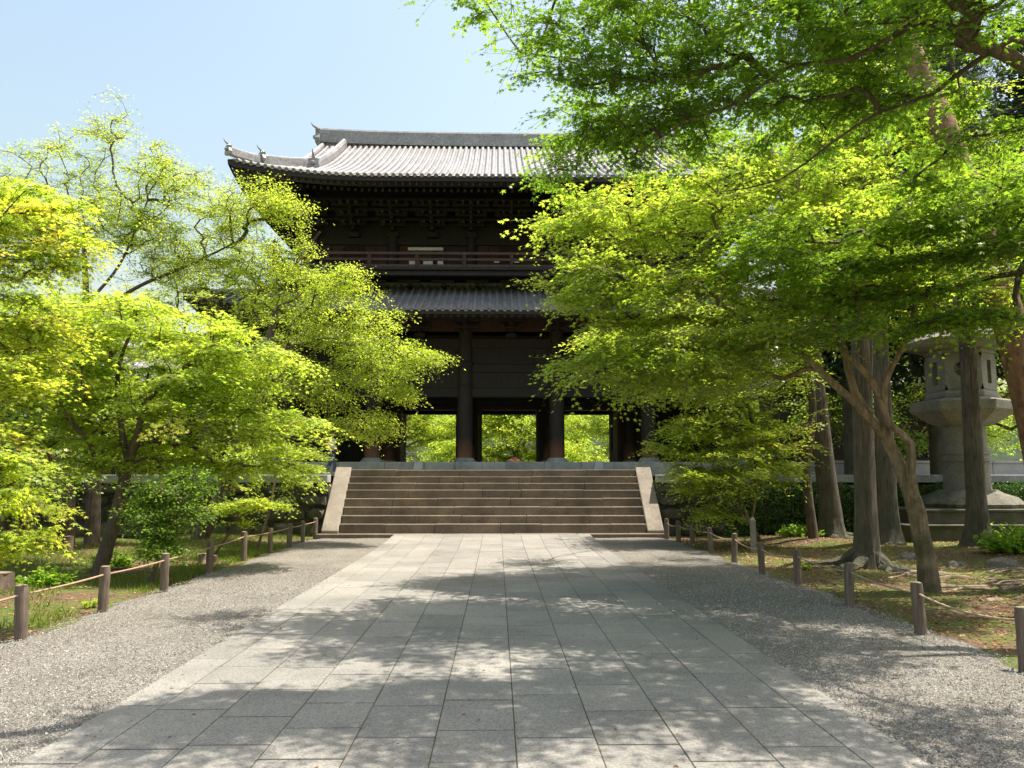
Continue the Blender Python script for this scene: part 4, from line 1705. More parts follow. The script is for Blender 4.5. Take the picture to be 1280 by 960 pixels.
def posts(P, side, seed):
    rr = random.Random(seed)
    n = len(P)
    tops = []
    for i, (x, y) in enumerate(P):
        # ordinals never collide: count the last three from the stairs
        if n - i <= 3: o_ = ['beside the stairs', 'second from the stairs', 'third from the stairs'][n - 1 - i]
        else: o_ = ORD[i]
        h = .65 + rr.uniform(-.02, .02)
        r0 = .07 * rr.uniform(.93, 1.08)
        rt = root('fence_post', (x, y, 0), '%s weathered round wooden post of the %s rope fence, %s' % ('short' if side == 'left' else 'mossy', side, o_), 'post', 'posts of the %s rope fence' % side)
        b = MB()
        lean = (rr.uniform(-.03, .03), rr.uniform(-.03, .03))
        ring = []
        K = 9
        pts = [(x + lean[0] * k / (K - 1), y + lean[1] * k / (K - 1), -.1 + (h + .1) * k / (K - 1)) for k in range(K)]
        b.path(pts, [r0 * (1 + .05 * math.sin(k * 2.1 + i)) for k in range(K - 1)] + [r0 * .93], 18, .06, seed * 31 + i, caps=False)
        b.build('shaft', M['post'], rt, smooth=True)
        b = MB()
        b.lathe(x + lean[0], y + lean[1], [(r0 * .95, h - .006), (r0 * .6, h + .006), (.002, h + .01)], 16)
        b.build('end_grain', M['postin'], rt)
        tops.append((x + lean[0], y + lean[1], h))
    return tops


TL = posts(LEFTP, 'left', 2)
TR = posts(RIGHTP, 'right', 5)


def rope(T, sag, r, zf_, m, name, label, cat, ext0, knots, seed):
    rr = random.Random(seed)
    b = MB()
    T = [ext0] + T
    pts = []
    for i in range(len(T) - 1):
        a, c_ = np.array(T[i]), np.array(T[i + 1])
        a[2], c_[2] = a[2] * zf_, c_[2] * zf_
        s = sag * rr.uniform(.6, 1.3)
        for k in range(10):
            t = k / 10
            p = a * (1 - t) + c_ * t
            p[2] -= s * 4 * t * (1 - t)
            pts.append(p)
    pts.append(c_)
    # a rope of two strands laid round each other
    b.path(pts, [r] * len(pts), 8)
    if knots:
        dense = []
        for i in range(len(pts) - 1):
            for k in range(8):
                dense.append(pts[i] * (1 - k / 8) + pts[i + 1] * k / 8)
        hel = [p + np.array([math.cos(i * 1.1) * r * .5, 0, math.sin(i * 1.1) * r * .5]) for i, p in enumerate(dense)]
        b.path(hel, [r * .75] * len(hel), 5)
    tag(b.build(name, m, smooth=True, origin=tuple(T[1])), label, cat)


rope(TL, .012, .014, .82, M['bamboo'], 'fence_rail', 'thin reddish rail strung taut through the posts left of the path', 'rail', (-5.8, 6.2, .65), False, 1)
rope(TR, .06, .013, .80, M['rope'], 'fence_rope', 'slack straw rope hanging between the posts right of the path', 'rope', (5.4, 4.5, .65), True, 2)

# ================================================================== TREES
P = at


def G(x, y, dz=-0.05):
    return np.array([x, y, float(gz(x, y)) + dz])


def lobes(*L):
    return [(P(px, py, Yd), (rx, ry, rz), n) for (px, py, Yd, rx, ry, rz, n) in L]


# --- left side
t0 = G(-8.35, 17.2)
tree('maple_tree', 'fresh green maple with slanting dark trunk behind the left fence, by the dense shrub', 'tree',
     [t0, P(146, 640, 17.2), P(160, 580, 17.2), P(172, 545, 17.3)], [.16, .125, .11, .09],
     lobes((110, 395, 17.3, 1.5, 1.5, .6, 75), (200, 420, 17, 1.5, 1.6, .8, 95), (300, 440, 17, 1.1, 1.2, .45, 55), (240, 500, 16.8, 1.5, 1.5, .6, 80), (90, 480, 17.4, 1.4, 1.5, .8, 75),
           (330, 530, 17.5, 1.2, 1.2, .4, 55), (160, 560, 17.6, 1.2, 1.3, .5, 45), (360, 590, 17.8, .65, .9, .28, 22), (250, 570, 18, .9, 1, .4, 35), (60, 560, 18, 1.0, 1, .6, 35), (40, 440, 18, 1.4, 1.3, .7, 50), (20, 380, 18, 1.2, 1.2, .6, 36), (290, 580, 18.4, .9, .9, .35, 26), (120, 510, 18.5, 1.5, 1.3, .7, 50)),
     M['leaf_fresh'], M['bark_maple'], size=.062, spray=.55, twigs=7, per=10, seed=21,
     limbs=[([P(172, 545, 17.3), P(185, 500, 17.1), P(215, 470, 17), P(262, 440, 16.9)], [.085, .07, .05, .03]),
            ([P(160, 580, 17.2), P(150, 520, 17.2), P(148, 460, 17.1), P(170, 400, 17)], [.07, .06, .045, .02]),
            ([P(172, 545, 17.3), P(230, 530, 17.4), P(300, 540, 17.6)], [.05, .04, .02])], droop=.45, shade_shift=.05)

t0 = G(-10.6, 13.2)
tree('maple_tree', 'yellow-green maple with orange-tinged leaves reaching in from the left edge', 'tree',
     [t0, P(-180, 560, 13.2), P(-150, 450, 13.2), P(-90, 380, 13.2)], [.2, .16, .13, .09],
     lobes((30, 275, 13.2, 1.0, 1, .45, 45), (70, 310, 13.2, .75, .8, .3, 28), (-20, 330, 13, .9, 1, .5, 35), (20, 400, 13, .9, 1, .4, 35), (60, 430, 13.4, .6, .8, .3, 18),
           (10, 480, 12.6, .8, .8, .4, 30), (-10, 550, 12, .7, .8, .4, 22), (10, 250, 14, .9, .8, .3, 25)),
     M['leaf_yellow'], M['bark_maple'], size=.058, spray=.5, twigs=7, per=10, seed=22, droop=.5, shade_shift=.08)
t0 = G(-7.9, 10.6)
tree('maple_sapling', 'low yellow maple sapling at the bottom of the left edge', 'tree',
     [t0, P(-60, 700, 10.8), P(-30, 620, 10.8)], [.05, .04, .03],
     lobes((10, 600, 10.8, .5, .6, .3, 22), (30, 650, 10.6, .42, .5, .2, 16), (10, 690, 10.4, .4, .5, .14, 12), (-10, 560, 10.8, .4, .5, .2, 12)),
     M['leaf_yellow'], M['bark_maple'], size=.052, spray=.36, twigs=6, per=9, seed=23, droop=.6, shade_shift=.04)

t0 = G(-9.2, 25.2)
tree('zelkova_tree', 'pale green spreading tree whose branches droop before the left half of the gate', 'tree',
     [t0, P(285, 600, 25), P(310, 520, 24.8), P(330, 450, 24.6), P(345, 390, 24.5)], [.26, .2, .17, .13, .09],
     lobes((440, 410, 24, 1.6, 1.4, 1.1, 76), (420, 360, 24.2, 1.1, 1.1, .6, 36), (480, 450, 23.6, 1.3, 1.2, .7, 60), (530, 447, 23.4, .55, .6, .28, 16), (360, 390, 25, 1.6, 1.3, 1.2, 60),
           (400, 480, 24, 1.8, 1.4, .8, 68), (450, 530, 24.2, 1.1, 1.2, .5, 36), (320, 340, 25, 1.4, 1.2, .8, 36), (385, 300, 24.6, .5, .6, .35, 6), (440, 345, 24, .5, .6, .3, 9), (300, 470, 25.5, 1.5, 1.3, 1.0, 40), (500, 490, 23.8, .8, .8, .25, 17)),
     M['leaf_pale'], M['bark_maple'], kind='oval', size=.06, spray=.6, twigs=8, per=11, seed=24, droop=.3, jit=.7, flat=.8, wander=.2, step=.5)

t0 = G(-12.6, 25.5)
tree('cherry_tree', 'tall airy tree with dark bare-looking branches against the sky at left', 'tree',
     [t0, P(118, 560, 25.6), P(112, 450, 25.6), P(108, 380, 25.6), P(105, 300, 25.6)], [.24, .19, .15, .11, .06],
     lobes((112, 200, 25.6, 1.0, 1.2, 1.6, 47), (120, 270, 25.8, 1.9, 1.6, 1.2, 88), (210, 230, 25.5, 1.3, 1.2, .9, 69), (180, 290, 25.5, 1.7, 1.5, .9, 91), (280, 270, 25, 1.3, 1.2, 1.0, 69),
           (330, 250, 25, .8, 1, .6, 25), (350, 262, 24.8, 1.0, .9, .35, 40), (240, 330, 25.4, 1.7, 1.4, .8, 76), (60, 300, 26, 1.5, 1.3, 1.2, 62), (20, 240, 26, 1.2, 1.2, 1.4, 47), (145, 150, 25.6, .5, .6, .6, 10), (200, 195, 25.6, .6, .6, .5, 14), (60, 190, 25.8, .6, .6, .6, 10)),
     M['leaf_pale'], M['bark_maple'], kind='oval', size=.062, spray=.65, twigs=7, per=9, seed=25, droop=.15, jit=.8, flat=1.0, wander=.09, step=.5, tip=.007, twig_r=.004,
     limbs=[([P(110, 400, 25.6), P(170, 360, 25.6), P(240, 330, 25.4), P(300, 300, 25.2)], [.08, .06, .045, .02]),
            ([P(112, 430, 25.6), P(70, 370, 25.8), P(40, 300, 26)], [.07, .05, .02]),
            ([P(108, 380, 25.6), P(150, 330, 25.5), P(185, 250, 25.4)], [.06, .04, .02])], shade_shift=0)

t0 = np.array([-10.6, 30.0, 1.95])
tree('cherry_tree', 'leafy tree with thick forking limbs behind the left wall, beside the gate corner', 'tree',
     [t0, P(255, 520, 30), P(262, 440, 29.8), P(275, 370, 29.6)], [.3, .24, .2, .13],
     lobes((300, 320, 29.5, 1.8, 1.6, 1.2, 45), (350, 330, 29, 1.2, 1.2, 1.0, 24), (250, 350, 29.5, 1.8, 1.5, 1.0, 40), (200, 380, 30, 1.6, 1.5, 1.0, 36), (330, 420, 29.5, 1.8, 1.6, 1.4, 55), (230, 450, 30, 2, 1.6, 1.4, 55), (290, 270, 29.5, 1.0, 1.0, .6, 12)),
     M['leaf_pale'], M['bark_maple'], kind='oval', size=.07, spray=.75, twigs=7, per=10, seed=26, droop=.15, jit=.8, flat=1.0, wander=.09, step=.5, tip=.009,
     limbs=[([P(262, 440, 29.8), P(300, 390, 29.6), P(360, 340, 29.4), P(400, 290, 29)], [.15, .12, .07, .03])], shade_shift=-.08)


def bgtree(name, label, x, y, z, hgt, rad, n, leafm, seed, size=.12, group=None, bark='bark_maple', low=.25, spray=.9, kind='oval', per=9):
    r3 = random.Random(seed)
    top = np.array([x + r3.uniform(-.5, .5), y, z + hgt * .62])
    L = []
    k = 7
    for i in range(k):
        a = 2 * math.pi * i / k + r3.random()
        rr_ = rad * r3.uniform(.35, .62)
        L.append(((x + rr_ * math.cos(a), y + rr_ * math.sin(a) * .8, z + hgt * r3.uniform(low + .12, .85)), (rad * .5, rad * .45, hgt * .14), n // k))
    L.append(((x, y, z + hgt * .86), (rad * .5, rad * .5, hgt * .12), n // k))
    return tree(name, label, 'tree', [np.array([x, y, z - .1]), np.array([x + r3.uniform(-.3, .3), y, z + hgt * .3]), top], [rad * .055, rad * .045, rad * .02], L, M[leafm], M[bark], kind=kind,
                size=size, spray=spray, twigs=7, per=per, seed=seed, group=group, droop=.2, jit=.7, flat=.7, step=.8, tip=.014, twig_r=.006)


# dark understorey behind the left maples
GL = 'dark broadleaf trees behind the left maples'
bgtree('broadleaf_tree', 'dark green broadleaf tree behind the left maple, rooted by the boulder wall', -17.5, 25.5, 0, 6.6, 3.4, 170, 'leaf_green', 41, .1, GL)
bgtree('broadleaf_tree', 'dark evergreen filling the gap left of the gate roof', -18.8, 33, 2, 6.2, 4.0, 190, 'leaf_dark', 42, .12, GL)
bgtree('broadleaf_tree', 'dark evergreen crown close to the left side pavilion', -11.6, 33.0, 2, 5.2, 2.6, 150, 'leaf_dark', 43, .11, GL)
bgtree('broadleaf_tree', 'bushy green tree at the far left edge behind the yellow maple', -22.5, 27.5, 0, 8.5, 4.0, 190, 'leaf_green', 44, .11, GL)
bgtree('broadleaf_tree', 'shaded small tree between the left maple and the mossy wall', -12.8, 21.5, 0, 4.4, 2.3, 110, 'leaf_green', 45, .085, GL)

# slim dark stems among the left trees
for (px, Yd, top, rr0, lab) in ((84, 24.0, 470, .22, 'thick dark trunk with low fork at the far left behind the yellow maple'), (22, 21, 480, .14, 'slender grey trunk standing at the left edge of the lawn')):
    bx = P(px, 680, Yd)[0]
    g = G(bx, Yd)
    tree('broadleaf_tree', lab, 'tree', [g, P(px + 2, 600, Yd), P(px + 8, 520, Yd), P(px + 2, top - 60, Yd)], [rr0, rr0 * .85, rr0 * .7, rr0 * .4],
         lobes((px, top - 60, Yd, 1.6, 1.5, .9, 50), (px + 50, top - 20, Yd, 1.3, 1.3, .7, 35), (px - 40, top, Yd, 1.2, 1.2, .7, 30)), M['leaf_green'], M['bark_maple'], kind='tri', size=.075, spray=.6, twigs=6, per=9, seed=60 + int(px), droop=.3)

# shrubs and saplings on the left lawn
g = G(-6.55, 15.5)
tree('leafy_shrub', 'dense dark green shrub between the left maple and the fence', 'shrub', [g, P(203, 680, 15.6), P(206, 640, 15.6)], [.05, .045, .03],
     lobes((222, 612, 15.6, .6, .5, .25, 40), (200, 655, 15.5, .35, .5, .35, 30), (178, 632, 15.7, .4, .4, .3, 20), (232, 595, 15.6, .35, .4, .2, 22), (205, 685, 15.4, .35, .4, .15, 30), (240, 640, 15.5, .3, .3, .2, 14)), M['leaf_green'], M['bark_maple'], kind='oval', size=.05, spray=.42, twigs=7, per=9, seed=71, shade_shift=-.08, jit=.9, flat=.8, tip=.004)
g = G(-7.2, 20.6)
tree('maple_sapling', 'small yellow maple sapling with thin leaning stem on the left lawn', 'tree', [g, P(290, 660, 20.8), P(298, 642, 20.8)], [.035, .03, .022],
     lobes((290, 637, 20.8, .5, .5, .28, 16), (318, 624, 20.8, .5, .5, .25, 15), (345, 632, 20.8, .35, .4, .1, 10), (282, 642, 20.6, .3, .3, .1, 8)), M['leaf_yellow'], M['bark_maple'], kind='tri', size=.055, spray=.34, twigs=6, per=8, seed=72, shade_shift=-.05)
g = G(-6.45, 21.8)
tree('maple_sapling', 'slim leaning sapling beside the left fence near the stairs', 'tree', [g, P(336, 640, 22), P(342, 610, 22), P(346, 580, 22)], [.04, .035, .03, .02],
     lobes((350, 560, 22, .8, .7, .25, 26), (380, 575, 22, .6, .6, .2, 18), (320, 575, 22, .6, .6, .2, 16)), M['leaf_fresh'], M['bark_light'], kind='tri', size=.06, spray=.4, twigs=6, per=8, seed=73)

# --- right side
g = G(7.62, 14.3)
tree('maple_tree', 'moss-trunked maple forking low behind the right rope fence, lichen on pale bark', 'tree',
     [g, P(1158, 700, 14.3), P(1150, 665, 14.3), P(1146, 640, 14.3), P(1130, 595, 14.3), P(1108, 548, 14.3)], [.20, .165, .15, .155, .12, .10],
     lobes((785, 270, 15.5, 1.25, 1.5, .65, 56), (725, 262, 15.5, .5, .7, .3, 13), (688, 285, 15.2, .4, .5, .2, 9), (700, 365, 15, .4, .5, .15, 8), (715, 462, 14.8, .4, .5, .12, 8), (740, 345, 15, .95, 1.2, .42, 42), (800, 370, 15, 1.4, 1.4, .6, 76), (780, 445, 14.6, 1.0, 1.2, .35, 46), (850, 450, 14.5, 1.5, 1.4, .7, 84),
           (880, 270, 15.5, 1.6, 1.6, 1.0, 84), (960, 350, 15, 1.6, 1.5, .9, 80), (940, 430, 14.5, 1.4, 1.4, .6, 62), (1060, 300, 14.5, 1.7, 1.6, 1.0, 72), (1080, 375, 14.2, 1.3, 1.3, .4, 38), (1180, 335, 13.8, 1.4, 1.4, .6, 44), (1000, 220, 15, 1.6, 1.5, .8, 66)),
     M['leaf_fresh'], M['bark_light'], size=.06, spray=.55, twigs=7, per=10, seed=31,
     limbs=[([P(1108, 548, 14.3), P(1075, 510, 14.2), P(1040, 478, 14.1), P(1005, 445, 14.2), P(968, 425, 14.3), P(900, 380, 14.5)], [.075, .072, .065, .06, .05, .03]),
            ([P(1108, 548, 14.3), P(1068, 490, 14.4), P(1056, 440, 14.5), P(1035, 390, 14.6), P(985, 330, 14.8), P(900, 290, 15)], [.075, .07, .065, .06, .05, .03]),
            ([P(1108, 548, 14.3), P(1104, 505, 14.1), P(1085, 470, 14), P(1060, 445, 14)], [.08, .07, .06, .03]),
            ([P(1106, 520, 14.1), P(1106, 480, 13.9), P(1125, 440, 13.8), P(1140, 400, 13.8)], [.06, .05, .045, .03]),
            ([P(1146, 640, 14.3), P(1138, 590, 14.1), P(1138, 555, 14.1), P(1112, 530, 14.0), P(1100, 500, 14)], [.10, .08, .075, .06, .04])],
     droop=.4, shade_shift=0)

# maple overhead, trunk beyond the right edge
g = G(9.3, 9.6)
tree('maple_tree', 'large maple overhanging from the right edge with dark branches against the sky', 'tree',
     [g, np.array([9.1, 9.6, 2.0]), np.array([8.6, 9.6, 4.2]), np.array([7.6, 9.8, 6.2])], [.34, .28, .24, .18],
     lobes((750, 90, 11.5, 1.2, 1.4, .6, 46), (680, 40, 11.5, .6, .9, .35, 14), (850, 40, 11.5, 1.5, 1.5, .7, 60), (590, -15, 12, .5, .7, .3, 8), (860, 140, 12.5, 1.2, 1.3, .5, 44), (980, 50, 11, 1.5, 1.5, .7, 56),
           (860, -50, 11.5, 1.3, 1.2, .5, 26), (950, 130, 12, 1.3, 1.3, .6, 36), (1080, 30, 10.5, 1.3, 1.3, .6, 38), (1230, 20, 9.5, 1.0, 1.1, .5, 26), (1240, 150, 10, .7, 1.0, .5, 14), (1120, 100, 11, .8, .9, .4, 16), (1150, 215, 12, .7, .8, .3, 14), (1060, 150, 11.8, .9, .9, .4, 18), (1000, -70, 11, 1.5, 1.3, .6, 30), (1180, -80, 10.5, 1.5, 1.5, .8, 44), (700, -40, 11, .7, .7, .3, 8), (790, 170, 12.8, .9, 1, .4, 24), (735, 165, 12.8, .7, .9, .3, 16), (700, 205, 13, .45, .7, .2, 8)) + [
         ((4.6, 8.4, 8.3), (1.5, 1.3, .4), 80), ((2.8, 7.4, 8.4), (1.4, 1.1, .35), 80), ((.9, 7.2, 8.6), (1.2, 1.0, .3), 76), ((-1.9, 6.2, 8.8), (1.1, .8, .25), 190), ((5.6, 6.6, 7.6), (1.3, 1.2, .4), 44), ((2.2, 9.9, 9.3), (1.4, 1.0, .3), 22)],
     M['leaf_green'], M['bark_maple'], size=.062, spray=.55, twigs=7, per=9, seed=32,
     limbs=[([np.array([7.6, 9.8, 6.2]), P(1300, 95, 9.8), P(1225, 55, 9.8), P(1150, 25, 10), P(1000, 40, 10.6)], [.14, .10, .085, .05, .02]),
            ([np.array([8.2, 9.7, 5.2]), P(1310, 60, 9.4), P(1230, 70, 9.9), P(1165, 118, 10.3), P(1100, 140, 10.8), P(1040, 178, 11.1), P(975, 225, 11.6), P(900, 240, 12)], [.09, .05, .036, .028, .022, .018, .012, .007]),
            ([P(1150, 25, 10), P(1060, 75, 10.6), P(990, 82, 11), P(920, 130, 11.5), P(860, 150, 11.8), P(800, 190, 12.2)], [.05, .034, .028, .022, .016, .008]),
            ([np.array([7.6, 9.8, 6.2]), P(1250, -60, 10), P(1050, -80, 11), P(850, -50, 11.5), P(700, -30, 11.3)], [.14, .09, .06, .03, .012])],
     droop=.35, jit=.5, shade_shift=-.02)

# lower right maple foliage, shaded
g = G(11.2, 12.0)
tree('maple_tree', 'shaded deep green maple filling the right edge above the lantern', 'tree',
     [g, P(1530, 600, 12), P(1480, 450, 12), P(1400, 330, 12)], [.2, .16, .14, .1],
     lobes((1230, 260, 12, 1.0, 1.2, .5, 46), (1150, 280, 12.5, 1.2, 1.2, .45, 48), (1250, 310, 12, .8, 1, .35, 26), (1110, 355, 12.8, 1.1, 1.1, .4, 40), (1215, 395, 12.4, .8, .8, .25, 32), (1170, 405, 12.6, .6, .7, .2, 16), (1040, 340, 13, .9, 1, .4, 36), (1300, 200, 12, 1, 1, .6, 24), (1050, 405, 13, .7, .8, .25, 16), (960, 300, 13.2, .9, 1, .45, 34)),
     M['leaf_green'], M['bark_maple'], size=.06, spray=.52, twigs=7, per=10, seed=33, droop=.45, shade_shift=.05)

# bright maple in the gap between the two
g = G(P(1083, 680, 19.8)[0], 19.8)
tree('maple_tree', 'sunlit yellow-green maple between the cedars and the overhanging maple', 'tree',
     [g, P(1084, 560, 19.6), P(1086, 400, 19.2), P(1095, 300, 18.4)], [.16, .13, .11, .08],
     lobes((1080, 170, 17, 1.5, 1.4, 1.0, 66), (1000, 210, 17, 1.3, 1.4, .8, 50), (1150, 240, 17, 1.5, 1.4, .8, 55), (1060, 110, 17, .9, 1, .7, 24), (1180, 150, 17, 1.2, 1.3, .9, 36), (940, 200, 17.5, 1.0, 1.1, .5, 26), (1240, 210, 17, 1.3, 1.2, .8, 32), (880, 190, 17.5, .8, .9, .4, 16)),
     M['leaf_yellow'], M['bark_maple'], kind='tri', size=.062, spray=.55, twigs=7, per=9, seed=34, droop=.4, shade_shift=-.18)

# further maple, and small one at the fence
g = G(9.6, 24.5)
tree('maple_tree', 'light green maple with curved dark stem between the gate and the cedars', 'tree',
     [g, P(1008, 590, 24.5), P(1016, 520, 24.3), P(1012, 470, 24.3)], [.16, .13, .12, .09],
     lobes((880, 480, 23.5, 2.0, 1.8, .8, 96), (860, 430, 23.5, 1.4, 1.5, .7, 46), (950, 460, 24, 1.8, 1.6, .9, 66), (870, 535, 23.5, 1.1, 1.2, .45, 48), (900, 400, 24, 2, 1.6, 1.0, 56), (835, 560, 23.6, .5, .7, .2, 14), (960, 540, 24, 1.4, 1.3, .6, 46), (760, 420, 19, .8, .8, .35, 16)),
     M['leaf_fresh'], M['bark_maple'], kind='tri', size=.07, spray=.62, twigs=7, per=10, seed=35, droop=.35, shade_shift=.1)
g = G(7.6, 23.0)
tree('maple_tree', 'small many-stemmed maple at the right fence close to the stairs', 'tree',
     [g, P(938, 655, 23), P(928, 630, 23), P(915, 610, 23)], [.07, .055, .045, .03],
     lobes((900, 590, 22.8, 1.6, 1.3, .6, 84), (880, 605, 22.6, .8, .8, .35, 34), (940, 560, 23, 1.4, 1.2, .6, 66), (890, 640, 22.6, .7, .7, .25, 24), (970, 590, 23, .9, .9, .4, 26), (990, 582, 23, .5, .5, .12, 8)),
     M['leaf_fresh'], M['bark_light'], kind='tri', size=.062, spray=.5, twigs=7, per=9, seed=36, droop=.35, shade_shift=.12,
     limbs=[([P(938, 655, 23), P(925, 640, 23), P(905, 600, 22.8), P(880, 570, 22.8)], [.045, .04, .03, .015]), ([P(938, 655, 23), P(945, 620, 23), P(940, 580, 23)], [.04, .03, .015])])


# cedars
def rootfan(x, y, k, L, seed, frac=.4):
    r3 = random.Random(seed)
    out = []
    for i in range(k):
        a = 2 * math.pi * i / k + r3.uniform(-.3, .3)
        l = L * r3.uniform(.5, 1.1)
        p0 = np.array([x + .1 * math.cos(a), y + .1 * math.sin(a), float(gz(x, y)) + .35])
        pts = [p0]
        for q in (.35, .7, 1.0):
            xx_, yy_ = x + l * q * math.cos(a + .3 * q * r3.uniform(-1, 1)), y + l * q * math.sin(a + .3 * q * r3.uniform(-1, 1))
            pts.append(np.array([xx_, yy_, float(gz(xx_, yy_)) + .06 * (1 - q) + .0]))
        out.append((frac, pts))
    return out


def cedar(px, Yd, wpx, tpx, topy, label, seed, roots_=(), crown=True, lean_pts=None, bark='bark_cedar', cl=None):
    x = (px - 622) / 1000 * Yd
    x = P(px, 660, Yd)[0]
    g = G(x, Yd)
    r0 = wpx * Yd / 1000 / 2
    tp = P(tpx, topy, Yd)
    d = (tp - g)
    hgt = 17.0
    f = hgt / d[2]
    top = g + d * f
    pts = [g, g + np.array([0, 0, .5]) + d * .0, g + d * .25, g + d * .6, tp, g + d * (1 + (f - 1) * .5), top]
    # keep heights monotonic
    pts = sorted(pts, key=lambda p: p[2])
    rad = [r0 * 1.55, r0 * 1.1] + [r0 * (1 - .75 * (p[2] - g[2]) / hgt) for p in pts[2:]]
    c = cl or [((top[0] + random.Random(seed + i).uniform(-1.6, 1.6) * (1 - i * .1), top[1] + random.Random(seed * 3 + i).uniform(-1.3, 1.3), g[2] + hgt * (.52 + .07 * i)), (1.5 - .16 * i, 1.5 - .16 * i, .9), 24 - 2 * i) for i in range(7)]
    return tree('cedar_tree', label, 'tree', pts, rad, c, M['needle'], M[bark], kind='needle', size=.17, spray=.7, twigs=9, per=16, seed=seed, flute=.28, roots=roots_, tuftmode=True,
                droop=.1, jit=1.2, flat=.35, step=.8, tip=.012, twig_r=.006, shade_shift=0.05, group='cedars behind the right fence')


cedar(1082, 18.0, 28, 1075, 420, 'broad fluted cedar trunk with spreading bare roots behind the right fence', 51, roots_=rootfan(P(1082, 660, 18)[0], 18.0, 9, 1.6, 5, .42))
cedar(1041, 25.5, 26, 1012, 400, 'purplish-grey cedar trunk leaning slightly left, nearest the gate', 52, roots_=rootfan(P(1041, 660, 25.5)[0], 25.5, 6, .9, 6, .4))
cedar(1110, 23.0, 25, 1100, 420, 'grey cedar trunk right behind the broad fluted one', 53, roots_=rootfan(P(1110, 660, 23)[0], 23, 6, .9, 7, .4))
cedar(1223, 22.5, 25, 1210, 440, 'straight slim cedar trunk standing before the stone lantern', 54, roots_=rootfan(P(1223, 660, 22.5)[0], 22.5, 5, .7, 8, .35))

# red pine at the right edge
g = G(10.4, 14.2)
pine_pts = [g, P(1330, 700, 14.2), P(1293, 520, 14.2), P(1243, 340, 14.2), P(1200, 210, 14.3), P(1160, 110, 14.5), P(1120, 20, 14.8), P(1085, -80, 15.2)]
tree('red_pine', 'leaning red-barked pine at the right edge crossing behind the maple leaves', 'tree', pine_pts, [.42, .34, .30, .26, .23, .2, .18, .14],
     [((7.2, 16.5, 13.5), (2.0, 1.8, .8), 40), ((5.6, 16.5, 14.2), (2.0, 1.6, .7), 32), ((9.4, 16, 13.6), (2.0, 1.6, .8), 34), ((4.6, 17, 13.6), (1.5, 1.4, .6), 22)],
     M['needle'], M['bark_red'], kind='needle', size=.13, spray=.5, twigs=8, per=15, seed=55, tuftmode=True, droop=.1, jit=1.2, flat=.4, step=.6, tip=.014)

# conifer masses above right, seen between maple leaves
def conifer(x, y, z, hgt, rad, seed, label, n=220):
    L = []
    for i in range(9):
        t = i / 8
        L.append(((x, y, z + hgt * (.25 + .7 * t)), (rad * (1 - .75 * t), rad * (1 - .75 * t), hgt * .06), int(n / 9 * (1.5 - t))))
    return tree('cedar_tree', label, 'tree', [np.array([x, y, z - .1]), np.array([x, y, z + hgt * .5]), np.array([x, y, z + hgt])], [rad * .14, rad * .09, .03], L, M['needle'], M['bark_cedar'], kind='tuft', size=.26, spray=.7,
                twigs=8, per=9, seed=seed, tuftmode=True, droop=.15, jit=1.0, flat=.35, step=.9, tip=.012, group='tall conifers beyond the right trees')


conifer(13.0, 29.0, 2, 17, 2.8, 81, 'tall dark conifer rising beside the right end of the gate')
conifer(16.5, 29.5, 2, 20, 3.2, 82, 'tall dark conifer behind the cedar trunks, left of the lantern')
conifer(23, 33, 2, 20, 3.4, 83, 'dark conifer top showing at the right edge behind the lantern')

bgtree('broadleaf_tree', 'leafy tree added just outside the right edge to shade the mossy ground', 15.6, 19.5, .1, 11, 4.4, 260, 'leaf_green', 97, .12, None, low=.35)  # tree added to cast shade on the right ground, trunk out of view
bgtree('broadleaf_tree', 'leafy tree at the far right edge before the lantern steps', 14.2, 13.5, .1, 10, 3.6, 200, 'leaf_green', 98, .11, None, low=.4)
# bright trees behind the lantern and the right wall
GR = 'green trees on the terrace behind the lantern'
bgtree('broadleaf_tree', 'sunlit green tree right behind the stone lantern', 20.5, 34, 2, 8.5, 4.0, 200, 'leaf_fresh', 91, .11, GR, low=.1)
bgtree('broadleaf_tree', 'bright bush-like tree between the cedar trunks and the lantern', 14.6, 32.5, 2, 5.0, 2.6, 150, 'leaf_green', 92, .09, GR, low=.05)
bgtree('broadleaf_tree', 'tall green tree at the right edge beyond the lantern', 27, 36, 2, 13, 5.0, 230, 'leaf_fresh', 93, .13, GR, low=.1)

# maples beyond the gate, seen through the doorways
GB = 'maples in the garden beyond the gate'
proto = bgtree('maple_tree', 'yellow-green maple seen through the middle doorway', 1.2, 54, 1.95, 7.0, 5.2, 420, 'leaf_fresh', 95, .12, GB, low=.02, kind='tri', per=9)
for (x, y, rz, s, lab) in ((-6.5, 55, 1.1, 1.0, 'yellow-green maple seen through the left doorway'), (9.5, 56, 2.4, 1.0, 'yellow-green maple seen through the right doorway'),
                           (-16, 60, 3.6, 1.15, 'garden maple beyond the gate hidden mostly by its left columns'), (19, 60, 4.8, 1.15, 'garden maple beyond the gate behind its right columns')):
    c = copy_tree(proto)
    c.location = (x, y, 1.95)
    c.rotation_euler = (0, 0, rz)
    c.scale = (s, s, s)
    c['label'] = lab
proto2 = bgtree('broadleaf_tree', 'taller dark tree in the second row, left of the middle doorway', -3.5, 66, 1.95, 11, 5.5, 240, 'leaf_green', 96, .16, 'second row of trees beyond the gate', low=.05)
for (x, y, rz, lab) in ((7, 68, 1.2, 'taller dark tree in the second row, right of the middle doorway'), (-14, 70, 2.1, 'tall dark tree far beyond the left side pavilion'), (20, 66, 3.3, 'tall dark tree far beyond the right side pavilion'), (-27, 60, 4.1, 'tall dark tree far off at the left edge'), (34, 58, 5.1, 'tall dark tree far off at the right edge')):
    c = copy_tree(proto2)
    c.location = (x, y, 1.95)
    c.rotation_euler = (0, 0, rz)
    c['label'] = lab

